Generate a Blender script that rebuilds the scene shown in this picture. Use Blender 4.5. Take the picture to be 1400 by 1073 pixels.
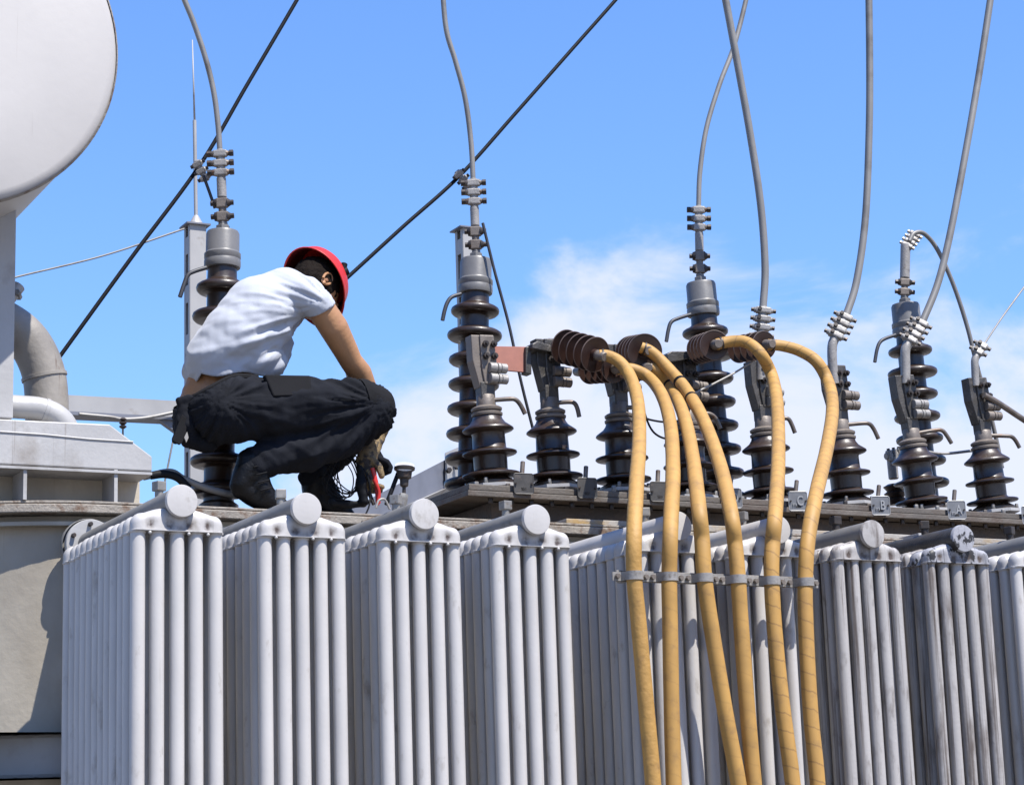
import bpy, bmesh, math, random
from math import sin, cos, pi, radians
from mathutils import Vector, Matrix, Quaternion, noise
random.seed(7)
V = Vector
scene = bpy.context.scene
for o in list(bpy.data.objects): bpy.data.objects.remove(o)

# ---------------- camera ----------------
FPX, YAW, PITCH, ROLL = 2974.0, 0.4825, 0.2118, -0.0331
CAM = V((-1.915, -5.647, 1.5635))
Fw = V((sin(YAW)*cos(PITCH), cos(YAW)*cos(PITCH), sin(PITCH)))
R0 = V((cos(YAW), -sin(YAW), 0)); U0 = R0.cross(Fw)
Rt = R0*cos(ROLL)+U0*sin(ROLL); Up = -R0*sin(ROLL)+U0*cos(ROLL)
cd = bpy.data.cameras.new('camera'); co = bpy.data.objects.new('camera', cd); scene.collection.objects.link(co)
m = Matrix((Rt, Up, -Fw)).transposed().to_4x4(); m.translation = CAM; co.matrix_world = m
cd.sensor_fit = 'HORIZONTAL'; cd.sensor_width = 36; cd.lens = FPX/1400*36; cd.clip_end = 3000; cd.clip_start = .05
scene.camera = co
scene.render.resolution_x = 1024; scene.render.resolution_y = 784
def W(px, py, Y):
    d = Fw*FPX + Rt*(px-700) - Up*(py-536.5)
    return CAM + d*((Y-CAM.y)/d.y)
def ppm(p): return FPX/((V(p)-CAM).dot(Fw))

# ---------------- light ----------------
SUN = V((0.20, -0.54, 1.0)).normalized()
w = bpy.data.worlds.new('World'); scene.world = w; w.use_nodes = True
nt = w.node_tree; N = nt.nodes; L = nt.links
for n in list(N): N.remove(n)
def nn(t, **k):
    n = N.new(t)
    for a, b in k.items(): setattr(n, a, b)
    return n
out = nn('ShaderNodeOutputWorld'); bg = nn('ShaderNodeBackground'); bg.inputs[1].default_value = .072
sky = nn('ShaderNodeTexSky', sky_type='NISHITA', sun_disc=False)
sky.sun_elevation = math.asin(SUN.z); sky.sun_rotation = math.atan2(SUN.x, SUN.y)
sky.air_density = 1.6; sky.dust_density = .4; sky.ozone_density = 2.0; sky.altitude = 200
tc = nn('ShaderNodeTexCoord')
def mth(op, a, b=None, c=None):
    n = nn('ShaderNodeMath', operation=op)
    for i, v in enumerate((a, b, c)):
        if v is None: continue
        if isinstance(v, (int, float)): n.inputs[i].default_value = v
        else: L.new(v, n.inputs[i])
    return n.outputs[0]
mp = nn('ShaderNodeMapping'); mp.inputs['Scale'].default_value = (1, 1, 1.9); L.new(tc.outputs['Generated'], mp.inputs[0])
n1 = nn('ShaderNodeTexNoise'); n1.inputs['Scale'].default_value = 7.5; n1.inputs['Detail'].default_value = 9; n1.inputs['Roughness'].default_value = .57; n1.inputs['Distortion'].default_value = .35
L.new(mp.outputs[0], n1.inputs['Vector'])
sep = nn('ShaderNodeSeparateXYZ'); L.new(tc.outputs['Generated'], sep.inputs[0])
az = mth('ARCTAN2', sep.outputs[0], sep.outputs[1])       # 0 = +Y, grows to the right
# coverage falls with elevation, rises to the right
cov = mth('MULTIPLY_ADD', sep.outputs[2], -11.0, 2.68)
azr = nn('ShaderNodeMapRange'); azr.inputs[1].default_value = .30; azr.inputs[2].default_value = .56; azr.inputs[3].default_value = -.95; azr.inputs[4].default_value = .34; L.new(az, azr.inputs[0])
cov = mth('ADD', cov, azr.outputs[0])
den = mth('ADD', mth('MULTIPLY_ADD', n1.outputs[0], 3.4, -1.7), cov)
ms = nn('ShaderNodeMapRange', interpolation_type='SMOOTHSTEP'); ms.inputs[1].default_value = -.02; ms.inputs[2].default_value = .85; ms.inputs[4].default_value = .95; L.new(den, ms.inputs[0])
tint = nn('ShaderNodeMix', data_type='RGBA', blend_type='MULTIPLY'); tint.inputs[0].default_value = 1; L.new(sky.outputs[0], tint.inputs[6]); tint.inputs[7].default_value = (.72, 1.02, 1.62, 1)
mx = nn('ShaderNodeMix', data_type='RGBA'); L.new(ms.outputs[0], mx.inputs[0]); L.new(tint.outputs[2], mx.inputs[6]); mx.inputs[7].default_value = (6.4, 6.75, 8.1, 1)
L.new(mx.outputs[2], bg.inputs[0]); L.new(bg.outputs[0], out.inputs[0])
SKYTINT = tint
sl = bpy.data.lights.new('sun', 'SUN'); sl.energy = 5.0; sl.angle = radians(.5); sl.color = (1, .955, .89)
so = bpy.data.objects.new('sun', sl); scene.collection.objects.link(so); so.rotation_euler = (-SUN).to_track_quat('-Z', 'Y').to_euler(); so.location = (0, -10, 20)
scene.view_settings.view_transform = 'Standard'; scene.view_settings.look = 'None'; scene.view_settings.exposure = 0.9; scene.view_settings.gamma = 1
scene.render.engine = 'CYCLES'

# ---------------- materials ----------------
def mat(name, col, rough=.5, metal=0, var=.15, vscale=6, dirt=None, dirt_amt=0., dscale=5, stretch=(1, 1, 1), bump=.0, bscale=60, coat=0, sheen=0, dsharp=.12, streak=0, stain=0):
    col = [c*.64 for c in col]; dirt = [c*.64 for c in dirt] if dirt else None
    mt = bpy.data.materials.new(name); mt.use_nodes = True
    t = mt.node_tree; b = t.nodes['Principled BSDF']; K = t.links
    tcn = t.nodes.new('ShaderNodeTexCoord'); g = t.nodes.new('ShaderNodeNewGeometry')
    mpn = t.nodes.new('ShaderNodeMapping'); mpn.inputs['Scale'].default_value = stretch
    K.new(g.outputs['Position'], mpn.inputs[0])
    n = t.nodes.new('ShaderNodeTexNoise'); n.inputs['Scale'].default_value = vscale; n.inputs['Detail'].default_value = 6; K.new(mpn.outputs[0], n.inputs['Vector'])
    mr = t.nodes.new('ShaderNodeMapRange'); mr.inputs[1].default_value = .3; mr.inputs[2].default_value = .7; mr.inputs[3].default_value = 1-var; mr.inputs[4].default_value = 1+var; K.new(n.outputs[0], mr.inputs[0])
    cm = t.nodes.new('ShaderNodeMix'); cm.data_type = 'RGBA'; cm.blend_type = 'MULTIPLY'; cm.inputs[0].default_value = 1; cm.inputs[6].default_value = (*col, 1)
    cc = t.nodes.new('ShaderNodeCombineColor'); [K.new(mr.outputs[0], cc.inputs[i]) for i in range(3)]
    K.new(cc.outputs[0], cm.inputs[7]); last = cm.outputs[2]
    rr = t.nodes.new('ShaderNodeMapRange'); rr.inputs[3].default_value = max(.05, rough-.1); rr.inputs[4].default_value = min(1, rough+.12); K.new(n.outputs[0], rr.inputs[0]); K.new(rr.outputs[0], b.inputs['Roughness'])
    if dirt:
        for q, (dc, amt, sc, sp, st) in enumerate([(dirt, dirt_amt, dscale, dsharp, stretch)]+([((dirt[0]*.8, dirt[1]*.75, dirt[2]*.7), streak, 11, .16, (6, 6, .10))] if streak else [])):
            m2 = t.nodes.new('ShaderNodeMapping'); m2.inputs['Scale'].default_value = st; m2.inputs['Location'].default_value = (3.1*q+1.7, 2, 5); K.new(g.outputs['Position'], m2.inputs[0])
            n2 = t.nodes.new('ShaderNodeTexNoise'); n2.inputs['Scale'].default_value = sc; n2.inputs['Detail'].default_value = 9; n2.inputs['Roughness'].default_value = .62; K.new(m2.outputs[0], n2.inputs['Vector'])
            r2 = t.nodes.new('ShaderNodeMapRange'); th = .68-.36*amt; r2.inputs[1].default_value = th; r2.inputs[2].default_value = th+sp; K.new(n2.outputs[0], r2.inputs[0])
            mm = t.nodes.new('ShaderNodeMix'); mm.data_type = 'RGBA'; K.new(r2.outputs[0], mm.inputs[0]); K.new(last, mm.inputs[6]); mm.inputs[7].default_value = (*dc, 1); last = mm.outputs[2]
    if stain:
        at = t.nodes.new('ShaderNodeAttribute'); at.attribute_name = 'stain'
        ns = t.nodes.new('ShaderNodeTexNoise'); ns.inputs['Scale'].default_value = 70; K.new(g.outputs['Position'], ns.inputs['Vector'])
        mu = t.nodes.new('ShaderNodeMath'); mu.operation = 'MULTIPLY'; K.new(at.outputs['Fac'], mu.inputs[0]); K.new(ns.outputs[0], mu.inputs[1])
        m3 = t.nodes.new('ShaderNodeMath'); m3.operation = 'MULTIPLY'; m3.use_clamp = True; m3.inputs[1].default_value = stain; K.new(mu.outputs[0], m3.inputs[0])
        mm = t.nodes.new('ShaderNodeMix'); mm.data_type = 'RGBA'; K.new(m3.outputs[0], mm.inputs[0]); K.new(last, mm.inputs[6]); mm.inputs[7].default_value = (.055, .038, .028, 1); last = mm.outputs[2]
    K.new(last, b.inputs['Base Color'])
    b.inputs['Metallic'].default_value = metal
    if coat: b.inputs['Coat Weight'].default_value = coat; b.inputs['Coat Roughness'].default_value = .08
    if sheen: b.inputs['Sheen Weight'].default_value = sheen
    if bump:
        n3 = t.nodes.new('ShaderNodeTexNoise'); n3.inputs['Scale'].default_value = bscale; n3.inputs['Detail'].default_value = 4; K.new(g.outputs['Position'], n3.inputs['Vector'])
        bp = t.nodes.new('ShaderNodeBump'); bp.inputs['Strength'].default_value = bump; bp.inputs['Distance'].default_value = .01; K.new(n3.outputs[0], bp.inputs['Height']); K.new(bp.outputs[0], b.inputs['Normal'])
    return mt
M = {}
M['rad'] = mat('radiator_paint', (.63, .605, .58), .36, 0, .07, 9, (.28, .24, .19), .22, 18, (1, 1, .5), .05, 90, dsharp=.2, stain=2.6, streak=.10)
M['rad_dirty'] = mat('weathered_radiator_paint', (.50, .475, .455), .45, 0, .12, 9, (.13, .10, .08), .38, 22, (1, 1, .35), .08, 90, dsharp=.2, streak=.40, stain=3.5)
M['rad_dirty2'] = mat('streaked_radiator_paint', (.46, .435, .415), .5, 0, .14, 9, (.10, .07, .05), .50, 20, (1, 1, .25), .1, 90, dsharp=.25, streak=.52, stain=4)
M['rad_black'] = mat('flaked_radiator_paint', (.40, .40, .43), .5, 0, .12, 9, (.022, .02, .02), .40, 30, (1, 1, .7), .12, 90, dsharp=.04, streak=.34, stain=3)
M['header'] = mat('header_grey_paint', (.24, .235, .225), .5, 0, .15, 8, (.14, .12, .10), .3, 12, bump=.08)
M['tank'] = mat('tank_paint', (.58, .52, .42), .55, 0, .28, 3, (.32, .27, .20), .50, 3.5, (1, 1, .6), .15, 40, dsharp=.35, streak=.12)
M['girder'] = mat('girder_paint', (.50, .49, .48), .5, 0, .1, 5, (.25, .21, .17), .28, 5, (1, 1, .8), .1, 60, dsharp=.25, streak=.1)
M['turret'] = mat('turret_plate', (.14, .12, .10), .6, 0, .25, 10, (.085, .045, .025), .62, 14, (.6, 1, 1), .2, 90, dsharp=.3)
M['ochre'] = mat('ochre_stained_strip', (.40, .37, .33), .6, 0, .15, 12, (.46, .29, .09), .5, 9, (.5, 1, 1), .2, 90, dsharp=.15)
M['rim'] = mat('rusty_rim', (.34, .30, .25), .6, 0, .2, 14, (.16, .09, .05), .5, 22, (1, 1, 1), .3, 120, dsharp=.15)
M['deck'] = mat('deck_steel', (.065, .05, .04), .6, 0, .25, 10, (.12, .075, .045), .48, 16, (.5, 1, 1), .3, 90, dsharp=.2)
M['white'] = mat('conservator_paint', (.60, .57, .54), .5, 0, .06, 2, (.42, .38, .33), .28, 3, (1, 1, .5), .05, 30, dsharp=.35, streak=.10)
M['pipe'] = mat('pipe_paint', (.33, .30, .26), .45, 0, .25, 8, (.20, .13, .085), .42, 6, bump=.15, dsharp=.2, streak=.2)
M['pipe_light'] = mat('light_pipe_paint', (.48, .47, .46), .4, 0, .1, 8, (.2, .13, .09), .22, 10, bump=.1)
M['porc'] = mat('brown_porcelain', (.034, .0185, .011), .38, 0, .35, 9, (.12, .09, .066), .36, 11, (1, 1, 1), .08, 60, coat=.12, dsharp=.3)
M['cap'] = mat('grey_cap_paint', (.19, .185, .18), .42, .0, .1, 12, (.14, .12, .10), .25, 14, bump=.05)
M['alu'] = mat('cast_aluminium', (.36, .34, .315), .45, .1, .15, 20, (.2, .17, .14), .3, 25, bump=.15, bscale=150)
M['term'] = mat('dark_terminal_metal', (.10, .092, .084), .45, .4, .3, 20, (.26, .23, .20), .25, 20, bump=.2, bscale=140)
M['termlit'] = mat('worn_terminal_metal', (.22, .185, .155), .5, .2, .15, 20, (.10, .07, .05), .4, 18, bump=.1, bscale=140, dsharp=.3)  # lighter copy of the terminal metal, sunlit tone put into the colour
M['bolt'] = mat('dark_bolt', (.055, .045, .04), .5, .4, .3, 40, (.16, .09, .05), .25, 40)
M['bolt_l'] = mat('light_bolt', (.34, .32, .29), .45, .4, .2, 40, (.18, .10, .05), .3, 40)
M['horn'] = mat('horn_rod', (.18, .15, .125), .45, .3, .3, 25, (.16, .085, .045), .4, 30)
M['horn_d'] = mat('dark_horn_rod', (.05, .052, .06), .5, .2, .2, 25)
M['cable'] = mat('grey_cable', (.27, .26, .245), .5, .1, .15, 6, (.13, .11, .09), .45, 4, dsharp=.2)
M['blackcable'] = mat('black_cable', (.010, .011, .014), .6)
M['disc_edge'] = mat('disc_rim', (.15, .10, .08), .5, 0, .2, 15)
M['disc'] = mat('red_brown_disc', (.040, .017, .012), .42, 0, .25, 15, (.10, .07, .055), .15, 20)
M['copper'] = mat('copper_busbar', (.46, .19, .14), .75, .0, .1, 30)
M['tag'] = mat('enamel_tag', (.21, .215, .225), .4, .1, .12, 30, (.16, .10, .06), .22, 40)
M['tagl'] = mat('tag_relief', (.38, .385, .39), .45, .1, .1, 30)
M['tagd'] = mat('dark_tag', (.075, .07, .065), .5, .1, .2, 30, (.15, .12, .1), .3, 30)
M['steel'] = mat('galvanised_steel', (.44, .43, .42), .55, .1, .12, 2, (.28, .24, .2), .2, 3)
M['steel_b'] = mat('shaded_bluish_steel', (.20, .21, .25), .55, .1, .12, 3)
M['skin'] = mat('skin', (.50, .255, .12), .5, 0, .12, 14, (.44, .19, .12), .25, 18, bump=.08, bscale=200, dsharp=.3)
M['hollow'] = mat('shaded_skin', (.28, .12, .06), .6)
M['shirt'] = mat('pale_blue_cotton', (.54, .57, .64), .85, 0, .04, 8, bump=.15, bscale=400, sheen=.2)
M['trousers'] = mat('black_work_cloth', (.014, .0155, .021), .9, 0, .3, 10, bump=.25, bscale=350)
M['patch'] = mat('charcoal_cloth', (.016, .016, .018), .9, 0, .2, 10, bump=.25, bscale=350)
M['boot'] = mat('black_leather', (.006, .006, .007), .42, 0, .3, 20, bump=.2, bscale=120)
M['glove'] = mat('dirty_glove', (.30, .21, .10), .8, 0, .3, 30, (.05, .04, .035), .55, 32, bump=.4, bscale=180, dsharp=.08)
M['helmet'] = mat('red_plastic', (.66, .022, .014), .42, 0, .06, 6)
M['helmet_in'] = mat('dark_red_liner', (.10, .008, .008), .6)
M['hair'] = mat('dark_hair', (.010, .006, .004), .8, 0, .4, 60, bump=.6, bscale=200)
M['red'] = mat('red_grip', (.65, .03, .02), .4)
M['glass'] = mat('gauge_glass', (.7, .7, .72), .15, .1)
M['earth'] = mat('gravel_ground', (.24, .22, .19), .9, 0, .35, 3, (.12, .11, .10), .4, 30, bump=.8, bscale=25)
M['concrete'] = mat('concrete', (.34, .33, .31), .85, 0, .2, 3, (.2, .19, .17), .3, 4, bump=.3)
for k_ in ('blackcable', 'trousers', 'patch', 'boot', 'hair', 'helmet_in'): M[k_].node_tree.nodes['Principled BSDF'].inputs['Specular IOR Level'].default_value = .12 if k_ != 'boot' else .18
def hose_mat(name, wrap):
    mt = mat(name, (.52, .29, .07), .65, 0, .12, 14, (.30, .17, .06), .42, 22, bump=.25, dsharp=.3)
    t = mt.node_tree; K = t.links; b = t.nodes['Principled BSDF']
    if not wrap: return mt
    uv = t.nodes.new('ShaderNodeUVMap'); s = t.nodes.new('ShaderNodeSeparateXYZ'); K.new(uv.outputs[0], s.inputs[0])
    def mm(op, a, bb):
        n = t.nodes.new('ShaderNodeMath'); n.operation = op
        for i, v in enumerate((a, bb)):
            if isinstance(v, (int, float)): n.inputs[i].default_value = v
            else: K.new(v, n.inputs[i])
        return n.outputs[0]
    nz = t.nodes.new('ShaderNodeTexNoise'); nz.inputs['Scale'].default_value = 9; K.new(uv.outputs[0], nz.inputs['Vector'])
    ph = mm('FRACT', mm('ADD', mm('ADD', mm('MULTIPLY', s.outputs[1], 1/.054), s.outputs[0]), mm('MULTIPLY', nz.outputs[0], .22)), 0)
    line = mm('LESS_THAN', ph, .085)
    src = b.inputs['Base Color'].links[0].from_socket
    x = t.nodes.new('ShaderNodeMix'); x.data_type = 'RGBA'; x.inputs[7].default_value = (.20, .11, .035, 1); K.new(mm('MULTIPLY', line, wrap), x.inputs[0]); K.new(src, x.inputs[6]); K.new(x.outputs[2], b.inputs['Base Color'])
    bp = t.nodes.new('ShaderNodeBump'); bp.inputs['Strength'].default_value = .8*min(1, wrap*1.4); bp.inputs['Distance'].default_value = .004; K.new(ph, bp.inputs['Height']); K.new(bp.outputs[0], b.inputs['Normal'])
    return mt
M['hose0'] = hose_mat('ochre_hose_smooth', 0); M['hose1'] = hose_mat('ochre_hose_wrapped', .7); M['hose2'] = hose_mat('ochre_hose_faint_wrap', .2)

# ---------------- mesh helpers ----------------
def frame(d):
    d = V(d).normalized(); a = V((0, 0, 1)) if abs(d.z) < .9 else V((1, 0, 0))
    u = a.cross(d).normalized(); return d, u, d.cross(u)
def sharpen(bm, ang=.72):
    bm.normal_update()
    for e in bm.edges:
        if len(e.link_faces) == 2 and e.calc_face_angle(0) > ang: e.smooth = False
class MB:
    def __init__(s): s.bm = bmesh.new(); s.uv = s.bm.loops.layers.uv.new('UVMap')
    def face(s, vs, smooth=False):
        try: f = s.bm.faces.new(vs)
        except ValueError: return
        f.smooth = smooth; return f
    def lathe(s, prof, p0=(0, 0, 0), d=(0, 0, 1), seg=24, smooth=True, cap=True, sx=1, sy=1, uv=None):
        d, u, v = (V((0, 0, 1)), V((1, 0, 0)), V((0, 1, 0))) if uv is None and tuple(d) == (0, 0, 1) else frame(d)
        p0 = V(p0); rings = []
        for r, t in prof:
            if r < 1e-6: rings.append([s.bm.verts.new(p0+d*t)])
            else: rings.append([s.bm.verts.new(p0+d*t+u*(r*sx*cos(2*pi*i/seg))+v*(r*sy*sin(2*pi*i/seg))) for i in range(seg)])
        for a, b in zip(rings, rings[1:]):
            for i in range(seg):
                j = (i+1) % seg
                if len(a) == 1 and len(b) == 1: continue
                if len(a) == 1: s.face([a[0], b[j], b[i]], smooth)
                elif len(b) == 1: s.face([a[i], a[j], b[0]], smooth)
                else: s.face([a[i], a[j], b[j], b[i]], smooth)
        if cap:
            if len(rings[0]) > 1: s.face(rings[0][::-1])
            if len(rings[-1]) > 1: s.face(rings[-1])
        return s
    def cyl(s, a, b, r, r2=None, seg=14, smooth=True):
        a, b = V(a), V(b); r2 = r if r2 is None else r2
        ln = (b-a).length; e = min(r, ln*.25)*.18
        return s.lathe([(r-e, 0), (r, e), (r2, ln-e), (r2-e, ln)], a, b-a, seg, smooth, uv=1)
    def box(s, c, size, rot=None, bev=0):
        c = V(c); hx, hy, hz = [q/2 for q in size]; vs = []
        for x in (-1, 1):
            for y in (-1, 1):
                for z in (-1, 1):
                    p = V((x*hx, y*hy, z*hz))
                    if rot is not None: p = rot @ p
                    vs.append(s.bm.verts.new(c+p))
        fs = [s.face([vs[i] for i in q]) for q in ((0, 1, 3, 2), (4, 6, 7, 5), (0, 4, 5, 1), (2, 3, 7, 6), (0, 2, 6, 4), (1, 5, 7, 3))]
        if bev:
            es = set(e for f in fs for e in f.edges); bmesh.ops.bevel(s.bm, geom=list(es), offset=bev, segments=2, affect='EDGES', profile=.6)
        return s
    def beam(s, a, b, wd, h, bev=0):
        a, b = V(a), V(b); d, u, v = frame(b-a); rot = Matrix((d, u, v)).transposed()
        return s.box((a+b)/2, ((b-a).length, wd, h), rot, bev)
    def prism(s, pts, ext, bev=0, seg=2):
        ext = V(ext); a = [s.bm.verts.new(V(p)) for p in pts]; b = [s.bm.verts.new(V(p)+ext) for p in pts]
        fs = [s.face(a[::-1]), s.face(b)]; n = len(a)
        for i in range(n): fs.append(s.face([a[i], a[(i+1) % n], b[(i+1) % n], b[i]]))
        fs = [f for f in fs if f]
        bmesh.ops.recalc_face_normals(s.bm, faces=fs)
        if bev:
            es = set(e for f in fs for e in f.edges)
            r = bmesh.ops.bevel(s.bm, geom=list(es), offset=bev, segments=seg, affect='EDGES', profile=.5)
            if seg > 2:
                for f in r['faces']: f.smooth = True
        return s
    def tube(s, pts, r, seg=12, cap=True, rr=None):
        pts = [V(p) for p in pts]; n = len(pts); ln = 0; prev = None; rings = []; lens = []
        for i, p in enumerate(pts):
            t = (pts[min(i+1, n-1)]-pts[max(i-1, 0)]).normalized()
            if prev is None: _, u, _v = frame(t)
            else: u = (prev-t*prev.dot(t)).normalized()
            prev = u; v = t.cross(u)
            if i: ln += (pts[i]-pts[i-1]).length
            lens.append(ln); q = rr[i] if rr else r
            rings.append([s.bm.verts.new(p+u*(q*cos(2*pi*k/seg))+v*(q*sin(2*pi*k/seg))) for k in range(seg)])
        for i in range(n-1):
            for k in range(seg):
                f = s.face([rings[i][k], rings[i][(k+1) % seg], rings[i+1][(k+1) % seg], rings[i+1][k]], True)
                if f:
                    for l, (a, b) in zip(f.loops, ((k, i), (k+1, i), (k+1, i+1), (k, i+1))): l[s.uv].uv = (a/seg, lens[b])
        if cap: s.face(rings[0][::-1]); s.face(rings[-1])
        return s
    def sph(s, c, r, sx=1, sy=1, sz=1, seg=16, rot=None):
        mtx = Matrix.Translation(V(c)) @ ((rot.to_4x4()) if rot else Matrix()) @ Matrix.Diagonal((r*sx, r*sy, r*sz, 1))
        res = bmesh.ops.create_uvsphere(s.bm, u_segments=seg, v_segments=max(6, seg//2), radius=1, matrix=mtx)
        for v in res['verts']:
            for f in v.link_faces: f.smooth = True
        return s
    def build(s, name, material, parent=None, world=True):
        sharpen(s.bm); me = bpy.data.meshes.new(name); s.bm.to_mesh(me); s.bm.free()
        me.materials.append(material)
        o = bpy.data.objects.new(name, me); scene.collection.objects.link(o)
        if parent is not None: attach(o, parent, world)
        return o
XF = {}
def base_mat(o):
    if o.name in XF: return XF[o.name]
    return Matrix()
def attach(o, parent, world=True):
    o.parent = parent
    if world: o.matrix_parent_inverse = base_mat(parent).inverted()
def tag(o, label=None, cat=None, group=None, kind=None):
    if label: o['label'] = label
    if cat: o['category'] = cat
    if group: o['group'] = group
    if kind: o['kind'] = kind
    return o
def thing(name, label, cat, loc=(0, 0, 0), q=None, group=None, kind=None):
    o = bpy.data.objects.new(name, None); scene.collection.objects.link(o); o.empty_display_size = .1
    o.rotation_mode = 'QUATERNION'; q = q or Quaternion(); o.rotation_quaternion = q; o.location = loc
    XF[o.name] = Matrix.Translation(V(loc)) @ q.to_matrix().to_4x4()
    return tag(o, label, cat, group, kind)
def copy_tree(o, parent=None):
    c = o.copy(); scene.collection.objects.link(c); c.parent = parent
    if o.name in XF: XF[c.name] = XF[o.name]
    for ch in list(o.children): copy_tree(ch, c)
    return c
def spline(pts, n=8):
    pts = [V(p) for p in pts]; P = [pts[0]*2-pts[1]]+pts+[pts[-1]*2-pts[-2]]; o = []
    for i in range(1, len(P)-2):
        a, b, c, d = P[i-1:i+3]
        for k in range(n):
            t = k/n; o.append(.5*((2*b)+(c-a)*t+(2*a-5*b+4*c-d)*t*t+(3*b-a-3*c+d)*t**3))
    o.append(pts[-1]); return o
def Ws(pts, Y=None): return [W(p[0], p[1], p[2] if len(p) > 2 else Y) for p in pts]
ZUP = V((0, 0, 1))
def lean(p0, p1): return ZUP.rotation_difference((V(p1)-V(p0)).normalized())

# ---------------- ground ----------------
mb = MB(); vs = [mb.bm.verts.new((x, y, 0)) for x, y in ((-900, -900), (900, -900), (900, 1800), (-900, 1800))]; mb.face(vs)
tag(mb.build('ground', M['earth']), 'grey gravel ground of the substation yard', 'ground', kind='structure')
mb = MB(); mb.box((2, 1.3, .12), (6.4, 3.6, .24), bev=.02)
tag(mb.build('plinth', M['concrete']), 'concrete plinth under the transformer', 'plinth', kind='structure')

# ---------------- tank ----------------
HZ = 2.55; TOP = 2.695; FY = .90
tank = thing('transformer_tank', 'big grey weathered transformer tank behind the row of radiators', 'transformer', (1.9, 1.5, .24))
def outline(off, n=20):
    xl, xr, yf, yb, r = -.62, 4.55, FY-off, 2.25+off, .75
    xl -= off; xr += off; pts = []
    for cx, cy, a0 in ((xl+r, yf+r, 180), (xr-r, yf+r, 270), (xr-r, yb-r, 0), (xl+r, yb-r, 90)):
        for i in range(n+1):
            a = radians(a0+90*i/n); pts.append((cx+r*cos(a), cy+r*sin(a)))
    return pts
def slab(off, z0, z1, bev=0): return MB().prism([(x, y, z0) for x, y in outline(off)], (0, 0, z1-z0), bev)
w_ = slab(0, .24, 2.655); 
for f in w_.bm.faces: f.smooth = abs(f.normal.z) < .5
w_.build('tank_wall', M['tank'], tank)
slab(.055, 2.657, 2.684, .003).build('tank_rim', M['rim'], tank)
slab(.048, 2.687, TOP, .002).build('cover_plate', M['rim'], tank)
slab(.035, 2.62, 2.632).build('weld_bead', M['tank'], tank)
mb = slab(.045, 1.85, 1.985, .014); mb.build('stiffener_band', M['girder'], tank)
mb = slab(.03, .9, 1.05, .012); mb.build('stiffener_band', M['tank'], tank)
# lifting ring stub low on the wall
p = W(88, 965, .88); MB().cyl(p, p+V((.05, -.04, .05)), .02).build('pipe_stub', M['tank'], tank)
# LV turret
Ya = 1.10
pL = W(640, 672, Ya); DECK = 2.865
xa, xb = pL.x, 4.35
print('turret left', pL)
tw = MB().box(((xa+xb)/2+.05, 1.46, (TOP+DECK-.05)/2), (xb-xa-.16, .56, DECK-.052-TOP)); tw.build('turret_wall', M['deck'], tank)
MB().box(((xa+xb)/2, 1.45, DECK-.036), (xb-xa, .70, .02), bev=.003).build('turret_flange', M['turret'], tank)
MB().box(((xa+xb)/2+.004, 1.452, DECK-.012), (xb-xa-.012, .68, .022), bev=.003).build('turret_cover', M['turret'], tank)
x = xa+.1; 
for k in range(34): MB().cyl((x+k*.082, 1.125, DECK-.066), (x+k*.082, 1.125, DECK-.045), .009, seg=6).build('bolt', M['bolt'], tank)
for k in range(26):
    px_ = xa+.06+k*.113+random.uniform(-.02, .02); hh_ = random.choice((.012, .018, .026)); MB().cyl((px_, 1.14, DECK-.004), (px_, 1.14, DECK+hh_), .0085, seg=6).build('bolt', random.choice((M['bolt'], M['bolt_l'], M['horn'])), tank)
# light ledge strips on the cover between radiators (R4..R8)
MB().box((2.9, .93, TOP+.012), (2.4, .10, .018), bev=.003).build('cover_strip', M['ochre'], tank)
mb = MB(); q = W(1300, 742, .80); mb.box(q+V((-.05, .02, .01)), (.26, .12, .03), bev=.003).build('cover_strip', M['girder'], tank)

# girder + recess + conservator supports
gd = thing('support_girder', 'pale welded steel box girder lying on the left end of the tank', 'girder', W(100, 660, .95))
Yg = .90
mb = MB(); mb.prism(Ws([(-260, 560), (150, 580), (208, 624), (208, 644), (-260, 622)], Yg), (0, .42, 0), .004).build('box_beam', M['girder'], gd)
mb = MB(); mb.tube(Ws([(-200, 582), (0, 590), (60, 594), (120, 600), (182, 604)], Yg-.001), .003, 8).build('weld_bead', M['girder'], gd)
mb = MB(); mb.prism(Ws([(-260, 623), (208, 645.5), (208, 649), (-260, 627)], Yg-.012), (0, .43, 0)).build('bottom_flange', M['girder'], gd)
mb = MB(); a = W(-260, 640, 1.02); b = W(193, 660, 1.02); mb.box(((a.x+b.x)/2, 1.16, (TOP+a.z)/2+.02), (b.x-a.x, .25, a.z-TOP+.02)).build('web', M['tank'], gd)
for px in (34, 158):
    a = W(px, 648, Yg); MB().box((a.x, Yg+.06, (a.z+.015+TOP)/2), (.011, .13, a.z+.012-TOP)).build('stiffener', M['girder'], gd)
cc_ = V((-.53, .65, 4.085)); RC = .55
cons = thing('conservator_tank', 'large pale round-ended oil conservator tank high at the left edge', 'oil tank', cc_)
MB().lathe([(0, -.012), (RC*.5, -.010), (RC-.03, -.006), (RC-.012, .0), (RC, .012), (RC, .03)], cc_, (0, 1, 0), 96, cap=False, uv=1).build('end_plate', M['white'], cons)
MB().lathe([(RC-.012, .031), (RC-.004, .034), (RC-.004, 2.2), (0, 2.22)], cc_, (0, 1, 0), 96, cap=False, uv=1).build('shell', M['white'], cons)
mb = MB(); mb.lathe([(RC-.002, .004), (RC+.004, .010), (RC+.004, .018), (RC-.002, .024)], cc_, (0, 1, 0), 96, cap=False, uv=1).build('weld_bead', M['rim'], cons)
a = W(18, 572, .96); b = W(-26, 572, .96)
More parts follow.
